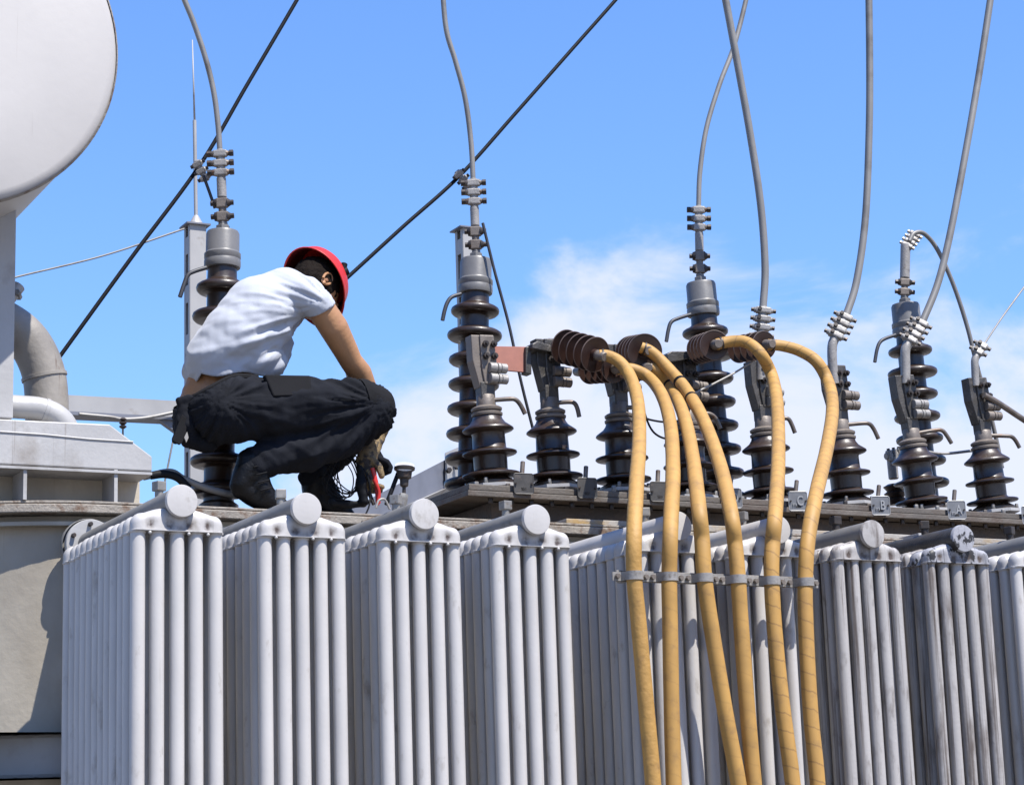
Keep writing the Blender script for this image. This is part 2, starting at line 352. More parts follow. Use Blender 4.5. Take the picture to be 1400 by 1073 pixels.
mb = MB(); zt = cc_.z-RC*.78; mb.box(((a.x+b.x)/2, 1.03, (a.z+zt)/2), (a.x-b.x, .14, zt-a.z), bev=.004)
tag(mb.build('support_post', M['girder']), 'square pale steel post holding up the oil tank', 'post')

# pipes left
def pipe_thing(name, label, cat, pts, Y, r, m_, n=8, flanges=(), seg=20):
    P = spline(Ws(pts, Y), n); t = thing(name, label, cat, P[0])
    MB().tube(P, r, seg).build('pipe', m_, t)
    for k in flanges:
        d = (P[min(k+1, len(P)-1)]-P[max(k-1, 0)]).normalized()
        MB().cyl(P[k]-d*.006, P[k]+d*.006, r*1.06, seg=24).build('weld_bead', m_, t)
    return t, P
pipe_thing('elbow_pipe', 'thick rusty grey elbow pipe curving down behind the post', 'pipe', [(-120, 400), (-40, 424), (5, 440), (38, 466), (58, 505), (64, 550), (64, 620)], 1.15, .070, M['pipe'], 8, (34,), 28)
pipe_thing('bent_pipe', 'smooth light grey pipe bending down on top of the girder', 'pipe', [(-60, 552), (20, 556), (58, 560), (84, 574), (98, 600)], 1.02, .037, M['pipe_light'], 8, (17,), 24)
pf = thing('pipe_fitting', 'small white bolted pipe fitting beside the post', 'fitting', W(22, 400, 1.12))
p = W(20, 402, 1.12); MB().cyl(p-V((.02, 0, .02)), p+V((.015, 0, .03)), .022).build('body', M['pipe_light'], pf); MB().cyl(p+V((0, -.03, 0)), p+V((.02, .02, -.005)), .011, seg=6).build('bolt', M['bolt_l'], pf)
pp, PP = pipe_thing('conduit', 'thin grey rusty conduit dipping from the girder to the cover behind the worker', 'pipe', [(196, 652), (232, 645), (252, 655), (285, 668), (318, 676), (340, 679)], 1.17, .0115, M['header'], 8)
MB().tube(spline(Ws([(206, 650), (225, 648), (243, 653), (258, 668)], 1.16), 8), .0135, 14).build('black_sleeve', M['blackcable'], pp)

# ---------------- radiators ----------------
P0 = .3655; GAP = .128; WID = .258; ROWS = 12; RY0 = .022; RDY = .0583
def rad_x(i): return i*P0+(GAP if i > 3 else 0)
def man_mesh():
    mb = MB(); zs_ = (0, .10, .2, .3, .42, .55, .7, .84, .94, 1.0); st = [-.131, -.1305, -.128, -.124, -.118, -.110, -.10]+[-.092+.0115*k for k in range(17)]+[.10, .110, .118, .124, .128, .1305, .131]; rings = []; sec = [(-1, z) for z in zs_[:1]]+[(-(1-max(0, (z-.45)/.55)**2.4)**.42 if z < 1 else -.0, z) for z in zs_[1:]]; sec = sec+[(-c, z) for c, z in sec[-2::-1]]; n = len(sec)-1
    for x in st:
        ax = abs(x); e = max(0, (ax-.105)/.026); e = math.sqrt(max(.0, 1-e*e)); d = .0287*(.12+.88*e)
        h = .066-.016*min(1, max(0, (ax-.035)/.06))**1.5
        h = h if ax < .10 else .018+(h-.018)*math.sqrt(max(0, 1-((ax-.10)/.031)**2))
        dim = .007*math.exp(-((ax-.083)/.010)**2)+.005*math.exp(-((ax-.028)/.009)**2)
        row = []
        for k in range(n+1):
            c, zq = sec[k]; sgn = 1 if c > 0 else -1; yy = d*c; zz = h*zq
            if dim and 0 < k < n: yy -= sgn*dim*math.exp(-((zz-.020)/.016)**2)
            row.append(mb.bm.verts.new((x, yy, zz)))
        rings.append(row)
    for p, q in zip(rings, rings[1:]):
        for k in range(n): mb.face([p[k], p[k+1], q[k+1], q[k]], True)
        mb.face([p[0], q[0], q[n], p[n]])
    mb.face(rings[0][::-1]); mb.face(rings[-1])
    bmesh.ops.recalc_face_normals(mb.bm, faces=mb.bm.faces[:])
    for sy in (-1, 1): mb.tube([(-.1285, sy*.0265*.4, .001), (-.122, sy*.0265, .001), (.122, sy*.0265, .001), (.1285, sy*.0265*.4, .001)], .0026, 6)
    sharpen(mb.bm, 1.0)
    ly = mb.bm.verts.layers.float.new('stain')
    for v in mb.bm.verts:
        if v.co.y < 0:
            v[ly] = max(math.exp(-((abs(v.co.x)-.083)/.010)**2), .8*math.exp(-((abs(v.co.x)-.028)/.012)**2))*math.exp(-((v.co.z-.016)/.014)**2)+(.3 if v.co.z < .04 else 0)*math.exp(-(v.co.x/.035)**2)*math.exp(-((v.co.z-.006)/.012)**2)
    me = bpy.data.meshes.new('manifold'); mb.bm.to_mesh(me); mb.bm.free(); return me
MAN = man_mesh()
def tube_mesh():
    mb = MB(); mb.lathe([(.0205, -1.9), (.0205, -.02), (.0205, -.0065), (.0232, -.003), (.0232, .002), (.018, .004)], seg=20, cap=False)
    sharpen(mb.bm, .5)
    me = bpy.data.meshes.new('tube'); mb.bm.to_mesh(me); mb.bm.free(); return me
TUB = tube_mesh()
def mk(name, me, parent, loc, material):
    o = bpy.data.objects.new(name, me); scene.collection.objects.link(o); o.parent = parent; o.location = loc
    if not me.materials: me.materials.append(None)
    o.material_slots[0].link = 'OBJECT'; o.material_slots[0].material = material; return o
rad_labels = ['clean pale radiator at the left end of the row, nearest the oil tank',
 'clean pale radiator second from the left, in front of the worker’s boots',
 'pale radiator third from the left, beneath the dial gauge',
 'pale radiator fourth from the left, just before the wide gap',
 'shaded radiator behind the first three yellow hoses',
 'shaded radiator behind the last three yellow hoses',
 'dirt-streaked radiator just right of the yellow hoses',
 'radiator with flaking black paint on its round header end',
 'radiator cut off by the right edge of the photograph']
for i in range(9):
    rx = rad_x(i); mt = [M['rad']]*6+[M['rad_dirty'], M['rad_dirty2'], M['rad']]; mt = mt[i]
    t = thing('radiator', rad_labels[i].replace('’', "'"), 'radiator', (rx, .35, .5), group='radiators along the tank')
    hm = M['header'] if i < 7 else (M['term'] if i == 7 else M['header'])
    hz = HZ+random.uniform(-.003, .003)
    h = MB().lathe([(.0425, .0), (.0425, FY+.04)], (rx, -.026, hz), (0, 1, 0), 32, cap=False, uv=1).build('header_pipe', mt if i in (4, 5) else hm, t)
    mb = MB().lathe([(.0455, .012), (.0455, .003), (.0435, -.001), (.039, -.0015), (0, -.003)], (rx, -.030, hz), (0, 1, 0), 40, cap=False, uv=1); mb.build('end_cap', M['rad_black'] if i == 7 else mt, h)
    py = .17
    mb = MB(); mb.cyl((rx, py, hz+.03), (rx, py, hz+.062), .012, seg=14); mb.box((rx, py, hz+.073), (.03, .03, .028), Matrix.Rotation(.3+i, 3, 'Z'), .003); mb.build('filler_plug', M['bolt_l'] if i < 6 else M['bolt'], h)
    fl = MB().lathe([(.078, 0), (.08, .003), (.08, .018), (.078, .021)], (rx-.0, FY-.075, hz), (0, 1, 0), 36, uv=1).build('flange', M['girder'] if i < 4 else M['header'], t)
    MB().lathe([(.084, .024), (.086, .027), (.086, .045), (.06, .047), (.06, .09)], (rx, FY-.075, hz), (0, 1, 0), 36, uv=1, cap=False).build('flange', M['header'], t)
    for a in range(6):
        an = radians(60*a+95); p = V((rx+.064*cos(an), FY-.09, hz+.064*sin(an)))
        MB().cyl(p, p+V((0, .08, 0)), .007, seg=8).build('flange_bolt', M['bolt'], t)
    for k in range(ROWS):
        y = RY0+k*RDY+random.uniform(-.0015, .0015)
        mm_ = M['rad_black'] if i == 7 and k < 2 else mt; o = mk('manifold', MAN, t, (0, 0, 0), mm_); o.location = (0+random.uniform(-.002, .002), y-.35, HZ-.078-.5+random.uniform(-.0015, .0015))
        for c in range(5):
            tb = mk('tube', TUB, o, ((c-2)*.0553+random.uniform(-.0012, .0012), random.uniform(-.0015, .0015), 0), mt)
    lo = MB()
    for k in range(ROWS): lo.box((rx, RY0+k*RDY, .55), (.262, .052, .07), bev=.015)
    lo.cyl((rx, -.01, .52), (rx, FY, .52), .043, seg=24); lo.build('lower_header', hm, t)
    if i < 4:   # little studs between tubes at ring level
        for c in (-.5-1, .5, 1.5): MB().sph((rx+c*.0553, -.004, HZ-.083), .005, seg=8).build('weld_stud', mt, t)

# ---------------- clamps ----------------
def clamp(parent, p0, p1, r, n, body='alu', bolt='bolt', span=2.3, cone=True, two=False, side=None, br=.0085, stud=None):
    p0, p1 = V(p0), V(p1); d = (p1-p0).normalized(); ln = (p1-p0).length
    s = side or Rt; s = (s-d*s.dot(d)).normalized(); fr = d.cross(s)
    if fr.dot(Fw) > 0: fr = -fr
    mb = MB(); mb.cyl(p0, p1, r, seg=16); m2 = MB()
    for k in range(n):
        c = p0+d*(ln*(k+.5)/n)
        mb.box(c+fr*r*.5, (r*3.0, r*1.5, ln/n*.72), Matrix((s, fr, d)).transposed(), r*.3)
        if cone: m2.cyl(c+s*r*1.3+fr*r*.5, c+s*r*(span+.3)+fr*r*.5, ln/n*.36, ln/n*.18, seg=12); m2.cyl(c-s*r*1.3+fr*r*.5, c-s*r*(span)+fr*r*.5, ln/n*.36, ln/n*.32, seg=12)
    cb = mb.build('clamp_body', M[body], parent)
    if cone: m2.build('clamp_stud', M[stud or body], cb)
    for k in range(n):
        c = p0+d*(ln*(k+.5)/n)
        for sg in (-1, 1):
            q = c+s*(sg*r*span)+fr*r*.6
            MB().cyl(q, q+s*sg*br*1.3, br, seg=6, smooth=False).build('clamp_bolt', M[bolt], cb)
            if two: q2 = c+s*(-sg*r*.2*0+sg*r*.8)+fr*r*1.2; MB().cyl(q2, q2+fr*br*1.4, br, seg=6, smooth=False).build('clamp_bolt', M[bolt], cb) if sg < 0 else None
    return cb

# ---------------- tall bushings ----------------
def tall_parts(seg=40):
    # local z=0 at base; cap bottom at .745
    mb = MB(); prof = [(.07, -.12), (.07, -.02), (.054, -.01)]; z = .03
    rs = [.105, .104, .101, .099, .097, .097, .105, .093]
    zs = [.028+.093*k for k in range(8)]
    for zc, r in zip(zs, rs):
        prof += [(.0535, zc-.026), (.058, zc-.022), (.070, zc-.020), (r-.024, zc-.019), (r-.010, zc-.018), (r-.002, zc-.011), (r, zc-.002), (r-.003, zc+.006), (r-.012, zc+.012), (r-.026, zc+.016), (.064, zc+.020), (.0555, zc+.024), (.0535, zc+.030)]
    prof += [(.052, .745)]
    mb.lathe(prof, seg=seg)
    return mb
TP = None
def tall(label, base, capb, hornw, top, cable_r=.012, clampn=(3, 2), kind=0):
    """base, capb = world points on the bushing axis (base and cap bottom); top = list of world points: collar top, lower clamp, sleeve, upper clamp"""
    global TP
    q = lean(base, capb); t = thing('tall_bushing', label, 'bushing', base, q, group='tall brown porcelain bushings')
    s = (V(capb)-V(base)).length/.745
    if TP is None: o = tall_parts().build('porcelain', M['porc'], t, False); TP = o
    else: o = TP.copy(); scene.collection.objects.link(o); o.parent = t
    o.scale = (1, 1, s)
    H = .745*s
    MB().lathe([(.056, H-.004), (.064, H-.002), (.066, H+.006), (.066, H+.024), (.064, H+.028), (.064, H+.030), (.066, H+.033), (.066, H+.050), (.062, H+.054), (.0605, H+.058), (.060, H+.125), (.056, H+.134), (.035, H+.139), (.024, H+.140)], seg=40).build('metal_cap', M['cap'], t, False)
    MB().lathe([(.024, H+.139), (.026, H+.142), (.026, H+.156), (.018, H+.160), (.018, H+.17)], seg=6, smooth=False).build('hex_collar', M['cap'], t, False)
    hb = MB(); hb.tube(spline(hornw, 6), .0078, 10); hb.build('arcing_horn', M['horn_d'], t)
    c0, c1, c2, c3 = [V(x) for x in top]
    clamp(t, c0, c1, .0145, clampn[1], 'termlit', 'bolt', 2.0, True, stud='bolt', br=.010)
    MB().cyl(c1-(c2-c1)*.05, c2 if clampn[0] else c3, .0175 if clampn[0] else .021).build('sleeve', M['alu'], t)
    if clampn[0]: clamp(t, c2, c3, .0165, clampn[0], 'alu', 'bolt', 2.0, True, stud='horn', br=.012)
    # base flange
    MB().lathe([(.11, -.14), (.11, -.12), (.08, -.118), (.078, -.10), (.07, -.09)], seg=32).build('base_flange', M['termlit'], t, False)
    return t
YH = 1.53
def tl(label, bx, by, cx, cy, tx, ty, horn, n, **k):
    base = W(bx, by, YH); cb = W(cx, cy, YH); d = (cb-base).normalized(); H0 = (cb-base).length; c0 = base+d*(H0+.165); tp = W(tx, ty, YH)
    v = tp-c0
    return tall(label, base, cb, Ws(horn, YH-.03), [c0, c0+v*.36, c0+v*.62, tp], clampn=n, **k)
tl('tall brown bushing directly behind the worker, leftmost of the four tall ones', 299, 682, 304, 366, 301, 205, [(282, 366), (266, 371), (257, 376), (252, 388), (246, 406)], (3, 2))
tl('tall brown bushing rising behind the terminal joined to the copper plate', 645, 672, 650, 401, 647, 245, [(630, 402), (618, 406), (612, 413), (608, 424), (605, 438)], (3, 2))
tl('tall brown bushing behind the yellow hose bends, mid right', 986, 690, 962, 431, 955, 282, [(944, 430), (928, 435), (918, 440), (914, 450), (911, 467)], (3, 2))
t4 = tl('tall brown bushing at the right with a dark cable arching off its top', 1268, 700, 1242, 458, 1238, 334, [(1224, 458), (1210, 463), (1203, 468), (1199, 478), (1196, 495)], (0, 2))
cl = clamp(t4, W(1238, 340, YH), W(1252, 320, YH), .016, 4, 'alu', 'bolt_l', 1.6, True, br=.007)

# ---------------- short bushings ----------------
YL = 1.275
SP = {}
def short_base(t):
    if not SP:
        mb = MB(); prof = [(.075, 0), (.09, .006), (.09, .016)]
        for zc, r in ((.044, .106), (.124, .100)):
            prof += [(.0625, zc-.012), (.068, zc-.009), (r-.014, zc-.007), (r-.004, zc-.006), (r, zc-.002), (r-.001, zc+.003), (r-.008, zc+.006), (.080, zc+.009), (.067, zc+.013), (.0615, zc+.019)]
        prof += [(.0600, .188), (.062, .196), (.088, .204), (.094, .209), (.093, .214), (.084, .221), (.066, .234), (.056, .248), (.052, .262)]
        mb.lathe(prof, seg=40); SP['porcelain'] = mb.build('porcelain', M['porc'], t, False)
        mb = MB(); mb.lathe([(.048, .258), (.057, .262), (.058, .270), (.052, .274), (.050, .278), (.056, .281), (.057, .289), (.050, .294), (.036, .300), (.034, .335), (.030, .340)], seg=32); mb.build('collar', M['termlit'], t, False); SP['collar'] = t.children[-1]
        mb = MB(); mb.box((0, 0, .355), (.056, .05, .06), bev=.004); SP['post'] = mb.build('post', M['term'], t, False)
        mb = MB(); mb.lathe([(.10, -.012), (.105, -.008), (.105, .004), (.09, .006)], seg=8); 
        SP['base_flange'] = mb.build('base_flange', M['girder'], t, False)
        for a in range(4):
            an = radians(90*a+50); mb = MB(); mb.cyl((.094*cos(an), .094*sin(an), .0), (.094*cos(an), .094*sin(an), .024), .007, seg=6); SP['flange_bolt%d' % a] = mb.build('flange_bolt', M['bolt_l'], t, False)
        SP['_c'] = next(c for c in t.children if c.name.startswith('collar')); SP['collar'] = SP['_c']; del SP['_c']
    else:
        for k, o in SP.items():
            c = o.copy(); scene.collection.objects.link(c); c.parent = t
lv_labels = ['short brown bushing whose worn terminal holds the left end of the copper plate',
 'short brown bushing with a dark terminal at the right end of the copper plate',
 'short brown bushing under the leftmost disc insulators, half behind the first yellow hose',
 'short brown bushing hidden behind the middle pair of yellow hoses',
 'short brown bushing behind the fifth yellow hose, with a fat grey cable above',
 'short brown bushing right of the last yellow hose, beside the C plate',
 'short brown bushing standing between the B and A plates',
 'short brown bushing at the right edge holding a brown pipe and thin wires']
LVB = [(673, 666, 659, 475), (759, 668, 747, 480), (853, 672, 843, 500), (945, 682, 935, 500), (1054, 688, 1038, 510), (1160, 690, 1142, 520), (1262, 700, 1236, 530), (1359, 700, 1335, 530)]
horns = [((668, 556), (700, 545), (708, 547), (718, 566)), ((760, 558), (782, 549), (788, 553), (792, 570)), ((853, 565), (868, 557), (874, 560), (880, 578)), ((948, 575), (965, 565), (976, 567), (985, 586)),
         ((1055, 578), (1075, 571), (1080, 574), (1087, 592)), ((1160, 589), (1185, 578), (1192, 581), (1201, 600)), ((1262, 598), (1285, 587), (1291, 590), (1301, 606)), ((1358, 606), (1380, 596), (1386, 598), (1394, 612))]
LV = []
for i, (bx, by, tx, ty) in enumerate(LVB):
    base = W(bx, by, YL); tp = W(tx, ty, YL); q = lean(base, tp)
    t = thing('short_bushing', lv_labels[i], 'bushing', base, q, group='short brown porcelain bushings'); short_base(t); LV.append(t)
    Mx = XF[t.name]; d = (Mx.to_3x3() @ ZUP)
    lit = i == 0; tm = M['termlit'] if lit else M['term']  # first terminal gets the lit-toned copy, the others the dark one
    # terminal: fin, block with bolts, clamp with two cross cylinders
    S = V((1, 0, 0)); S = (S-d*S.dot(d)).normalized(); Fr = S.cross(d); 
    if Fr.y > 0: Fr = -Fr
    o0 = base+d*.375
    def L3(x, y, z): return o0+S*x+Fr*y+d*z
    HT = .185
    MB().prism([L3(-.030, .02, -.01), L3(-.012, .02, -.01), L3(-.012, .02, HT), L3(-.052, .02, HT), L3(-.052, .02, .09)], Fr*-.05 + S*0, .003).build('fin', tm, t)
    bl = MB().prism([L3(-.012, .028, 0), L3(.03, .028, 0), L3(.045, .028, .05), L3(.038, .028, HT), L3(-.020, .028, HT), L3(-.02, .028, .06)], Fr*-.04, .004).build('terminal_block', tm, t)
    for bz in (.105, .15):
        for bx_ in (-.002, .032):
            p = L3(bx_, .030, bz); mb = MB(); mb.cyl(p, p+Fr*.012, .0125, seg=6, smooth=False); mb.cyl(p+Fr*.010, p+Fr*.022, .006, seg=8); mb.build('terminal_bolt', M['bolt'], bl)
    for bz in (.022, .062):
        mb = MB(); a = L3(.005, .034, bz); b = L3(.075, .034, bz-.004)
        mb.cyl(a, a+(b-a)*.42, .0195, seg=18); mb.cyl(a+(b-a)*.46, a+(b-a)*.62, .0195, seg=18); mb.cyl(a+(b-a)*.66, b, .0185, seg=18); mb.build('clamp_screw', M['alu'] if lit or i in (4, 6) else M['termlit'], bl)
    hp = list(horns[i]); Yo = YL-.045
    pts = [Mx @ V((0, -.01, .318))]+Ws(hp[1:], Yo)
    pts = [pts[0], pts[0].lerp(pts[1], .8), pts[1].lerp(pts[2], .5), pts[2].lerp(pts[3], .3), pts[3]]
    MB().tube(spline(pts, 5), .0085, 12).build('arcing_horn', M['horn'], t)
# upper grey elbows and fat clamps on 5..8
for i, path, c0, c1, n in ((4, [(1040, 520), (1040, 490), (1040, 465)], (1040, 466), (1044, 420), 4), (5, [(1141, 525), (1138, 495), (1138, 472), (1143, 460)], (1140, 464), (1157, 431), 4), (6, [(1238, 525), (1238, 500), (1238, 478), (1244, 466)], (1241, 470), (1261, 440), 4), (7, [(1334, 528), (1333, 505), (1333, 492), (1337, 484)], (1334, 486), (1345, 470), 2)):
    t = LV[i]; MB().tube(spline(Ws(path, YL-.02), 6), .0195 if i < 7 else .016, 18).build('elbow_sleeve', M['alu'], t)
    clamp(t, W(*c0, YL-.02), W(*c1, YL-.02), .020 if i < 7 else .015, n, 'alu', 'bolt', 1.9, True, True, br=.0085)
# copper plate
a = W(672, 473, YL-.02); b = W(719, 478, YL-.02)
mb = MB(); mb.prism(Ws([(668, 473), (720, 474), (720, 509), (668, 504)], YL-.005), (0, .012, 0), .001); tag(mb.build('copper_busbar', M['copper']), 'flat reddish copper plate bridging the two left short bushings', 'busbar')
mb = MB(); t = LV[1]; mb.prism(Ws([(719, 474), (727, 472), (727, 512), (719, 510)], YL-.02), (0, .04, 0), .003); mb.build('terminal_jaw', M['term'], t)
# tilted top plates over 2nd and 4th terminals
for i, pts in ((1, [(728, 470), (735, 466), (766, 476), (768, 481), (752, 481), (728, 476)]), (3, [(912, 484), (918, 480), (944, 480), (944, 490), (930, 493), (914, 495)])):
    MB().prism(Ws(pts, YL-.05), (0, .08, 0), .003).build('top_plate', M['term'], LV[i])

# ---------------- disc insulators and hoses ----------------
hose_w = ['first yellow hose from the left, smooth and palest, hanging from the big left disc stack', 'second yellow hose from the left, passing over the fifth radiator header end',
 'third yellow hose from the left, with one black band near its top', 'fourth yellow hose from the left, the one with two black bands',
 'fifth yellow hose from the left, spirally wrapped', 'rightmost yellow hose, spirally wrapped and swinging widest']
stacks = [((768, 473), (819, 486), 22, 5), ((803, 507), (843, 504), 17, 5), ((862, 483), (884, 480), 22, 5), ((868, 505), (884, 503), 15, 3), ((956, 478), (979, 471), 18.5, 5), ((1006, 478), (1049, 471), 17.5, 5)]
slabels = ['red-brown disc insulator stack of the leftmost yellow hose', 'small red-brown disc stack hanging low beneath the leftmost one', 'large red-brown disc stack feeding the twin-banded yellow hose', 'small red-brown disc stack hidden under the twin-banded hose', 'fanned red-brown disc stack in front of the third tall bushing', 'fanned red-brown disc stack feeding the rightmost yellow hose']
for (ra, rb, rpx, nd), lb in zip(stacks, slabels):
    a = W(*ra, YL-.06); b = W(*rb, YL-.27); d = (b-a).normalized(); ln = (b-a).length
    t = thing('disc_insulator', lb, 'insulator', a, group='disc insulators at the hose tops')
    R_ = rpx/ppm(b)
    core = MB(); core.cyl(a-d*.05, b, R_*.34, seg=20); core.build('core', M['disc'], t)
    for k in range(nd):
        c = a+d*(ln*(k+.45)/nd)
        MB().lathe([(R_*.3, -.006), (R_*.85, -.001), (R_*1.09, .001), (R_*1.09, .003), (R_*.85, .002), (R_*.3, -.003)], c, d, 44, uv=1, cap=False).build('disc', M['disc'], t)
        MB().lathe([(R_*1.085, .000), (R_*1.12, .0005), (R_*1.12, .0035), (R_*1.085, .0042), (R_*1.085, .000)], c, d, 44, uv=1, cap=False).build('disc_rim', M['disc_edge'], t)
    MB().cyl(b-d*.01, b+d*.035, .020, .0165, seg=20).build('end_fitting', M['termlit'], t)
    MB().cyl(a-d*.085, a-d*.03, .017, .022, seg=16).build('rear_fitting', M['termlit'], t)
def hy(py):
    T = [(470, 1.0), (490, .985), (520, .90), (560, .68), (620, .34), (660, .09), (685, -.055), (715, -.088), (787, -.105), (2500, -.105)]
    for (a, ya), (b, yb) in zip(T, T[1:]):
        if py <= b: return ya+(yb-ya)*max(0, (py-a)/(b-a))
HP = [[(819, 486), (832, 487), (848, 496), (862, 516), (872, 550), (874, 600), (870, 665), (867, 725), (867, 787), (873, 850), (883, 960), (893, 1073), (900, 1200), (905, 1400)],
 [(845, 504), (868, 506), (890, 519), (907, 545), (917, 585), (920, 645), (917, 715), (915, 787), (916, 850), (918, 960), (921, 1073), (924, 1200), (926, 1400)],
 [(884, 503), (898, 507), (918, 530), (936, 572), (947, 625), (955, 690), (960, 740), (963, 790), (973, 860), (991, 970), (1010, 1073), (1030, 1200), (1050, 1400)],
 [(876, 475), (890, 481), (910, 500), (938, 533), (962, 575), (984, 635), (999, 700), (1005, 745), (1009, 789), (1013, 850), (1021, 960), (1031, 1073), (1042, 1200), (1055, 1400)],
 [(979, 471), (998, 467), (1020, 468), (1040, 484), (1056, 516), (1063, 560), (1064, 630), (1060, 700), (1056, 745), (1055, 791), (1059, 860), (1069, 960), (1084, 1073), (1095, 1200), (1105, 1400)],
 [(1049, 471), (1070, 473), (1094, 480), (1117, 495), (1133, 525), (1138, 560), (1131, 610), (1116, 675), (1105, 735), (1101, 793), (1102, 860), (1108, 970), (1118, 1073), (1126, 1200), (1135, 1400)]]
for i, hp in enumerate(HP):
    pts = []
    for j, (x, y) in enumerate(hp):
        Y = hy(y) if j > 3 else [1.0, .985, .95, min(.9, hy(y))][j]
        pts.append(W(x, y, Y))
    P = spline(pts, 10); n = len(P); rr = [(.0212+.0028*min(1, k/(n*.4)))*(1+.025*noise.noise(P[k]*9)) for k in range(n)]
    t = thing('yellow_hose', hose_w[i], 'hose', P[-1], group='yellow hoses')
    MB().tube(P, .0255, 22, rr=rr).build('hose_cover', M[('hose0', 'hose2', 'hose2', 'hose2', 'hose1', 'hose1')[i]], t)
    for k in {2: (19,), 3: (27, 33)}.get(i, ())+(1,):
        if k == 1: dd = (P[2]-P[1]).normalized(); MB().cyl(P[3]-dd*.0, P[3]+dd*.006, .0245, seg=20).build('end_ring', M['bolt'], t)
        else: dd = (P[k+1]-P[k-1]).normalized(); MB().cyl(P[k]-dd*.007, P[k]+dd*.007, rr[k]+.001, seg=22).build('black_band', M['blackcable'], t)
# clamp bar
bar = thing('hose_clamp_bar', 'galvanised bar with six saddle clamps holding the yellow hoses against the radiators', 'clamp bar', W(978, 792, -.075))
a = W(842, 787, -.072); b = W(1113, 797, -.072)
MB().beam(a, b, .008, .034, .001).build('bar', M['alu'], bar)
dirx = (b-a).normalized()
for i, (hx, hyy) in enumerate(((867, 787), (915, 788.5), (963, 790), (1009, 792), (1055, 794), (1101, 796))):
    c = W(hx, hyy, -.105); up = V((0, 0, 1)); fr = V((0, -1, 0)); r = .0275
    pts = [c-dirx*.062-fr*.020, c-dirx*.034-fr*.020]+[c+dirx*(-cos(pi*k/12)*r)+fr*(sin(pi*k/12)*r) for k in range(13)]+[c+dirx*.034-fr*.020, c+dirx*.062-fr*.020]
    mb = MB(); h = .013; ring = []
    for p_ in pts: ring.append([mb.bm.verts.new(p_+up*h), mb.bm.verts.new(p_-up*h)])
    for u, v in zip(ring, ring[1:]): mb.face([u[0], v[0], v[1], u[1]], True)
    bmesh.ops.recalc_face_normals(mb.bm, faces=mb.bm.faces[:]); bmesh.ops.solidify(mb.bm, geom=mb.bm.faces[:], thickness=.004); bmesh.ops.recalc_face_normals(mb.bm, faces=mb.bm.faces[:])
    s_ = mb.build('saddle_clamp', M['alu'], bar)
    for sg in (-1, 1):
        p = c+dirx*(sg*.049)-fr*.018; MB().cyl(p, p+fr*.012, .008, seg=6, smooth=False).build('clamp_bolt', M['termlit'], s_)
for px in (858, 1108):
    p = W(px, 790, -.07); MB().box(p+V((0, .02, 0)), (.02, .05, .02)).build('standoff', M['alu'], bar)

# ---------------- cables ----------------
def cable(name, label, cat, pts, Y, r, m_, group=None, n=10, seg=12):
    P = spline(Ws(pts, Y), n)
    for e in (0, -1):      # whatever leaves the frame runs on for a few metres
        if pts[e][1] < -40 or pts[e][0] > 1430:
            q = P[e]+(P[e]-P[1 if e == 0 else -2]).normalized()*3.5; P = [q]+P if e == 0 else P+[q]
    return tag(MB().tube(P, r, seg).build(name, m_), label, cat, group)
gh = 'grey overhead cables rising out of the frame'
cable('overhead_cable', 'thin grey cable rising from the bushing behind the worker', 'cable', [(301, 212), (298, 170), (292, 125), (281, 80), (265, 32), (250, -5), (225, -70)], YH, .0102, M['cable'], gh)
cable('overhead_cable', 'thin grey cable rising from the second tall bushing above the copper plate', 'cable', [(647, 250), (644, 195), (636, 135), (623, 85), (611, 45), (606, 0), (602, -70)], YH, .0102, M['cable'], gh)
cable('overhead_cable', 'thin grey cable rising from the third tall bushing and crossing a fat one', 'cable', [(955, 286), (957, 235), (966, 175), (984, 115), (1003, 65), (1020, 0), (1034, -70)], YH, .0102, M['cable'], gh)
cable('overhead_cable', 'fat grey cable rising above the fifth yellow hose, crossed by a thin one', 'cable', [(1043, 424), (1046, 365), (1040, 280), (1025, 180), (1006, 75), (992, 0), (978, -70)], YL-.02, .0150, M['cable'], gh)
cable('overhead_cable', 'fat grey cable rising nearly straight from beside the rightmost yellow hose', 'cable', [(1156, 434), (1171, 385), (1183, 300), (1188, 190), (1189, 90), (1187, -70)], YL-.02, .0150, M['cable'], gh)
cable('overhead_cable', 'fat grey cable sweeping to the upper right corner above the B plate', 'cable', [(1260, 443), (1282, 388), (1299, 320), (1319, 215), (1338, 105), (1354, 0), (1364, -70)], YL-.02, .0150, M['cable'], gh)
cable('arching_cable', 'dark cable arching from the last tall bushing down behind the rightmost short one', 'cable', [(1243, 330), (1250, 319), (1264, 320), (1282, 342), (1303, 388), (1322, 445), (1337, 505), (1350, 550), (1362, 600), (1370, 640)], YL+.07, .0095, M['cable'])
cable('black_line', 'black line running diagonally past the lightning rod at upper left', 'cable', [(60, 517), (82, 487), (180, 352), (272, 228), (338, 116), (405, 2), (440, -60)], 1.62, .0075, M['blackcable'], 'long black diagonal lines')
cable('black_line', 'black line running diagonally from behind the red helmet to the top centre', 'cable', [(440, 410), (470, 384), (550, 311), (628, 241), (705, 155), (780, 70), (842, 0), (890, -56)], 1.62, .0075, M['blackcable'], 'long black diagonal lines')
cable('thin_wire', 'very thin wire sloping from the left edge to the top of the lattice mast', 'wire', [(-40, 398), (18, 380), (140, 350), (252, 313)], 19, .012, M['cable'])
cable('thin_wire', 'thin twisted wire leaving the rightmost terminal towards the right edge', 'wire', [(1346, 470), (1370, 434), (1402, 390), (1440, 335)], YL-.02, .004, M['alu'])
cable('brown_pipe', 'brown rusty pipe leaving the rightmost terminal to the right edge', 'pipe', [(1345, 540), (1365, 551), (1400, 574), (1460, 612)], YL-.05, .0125, M['horn'])
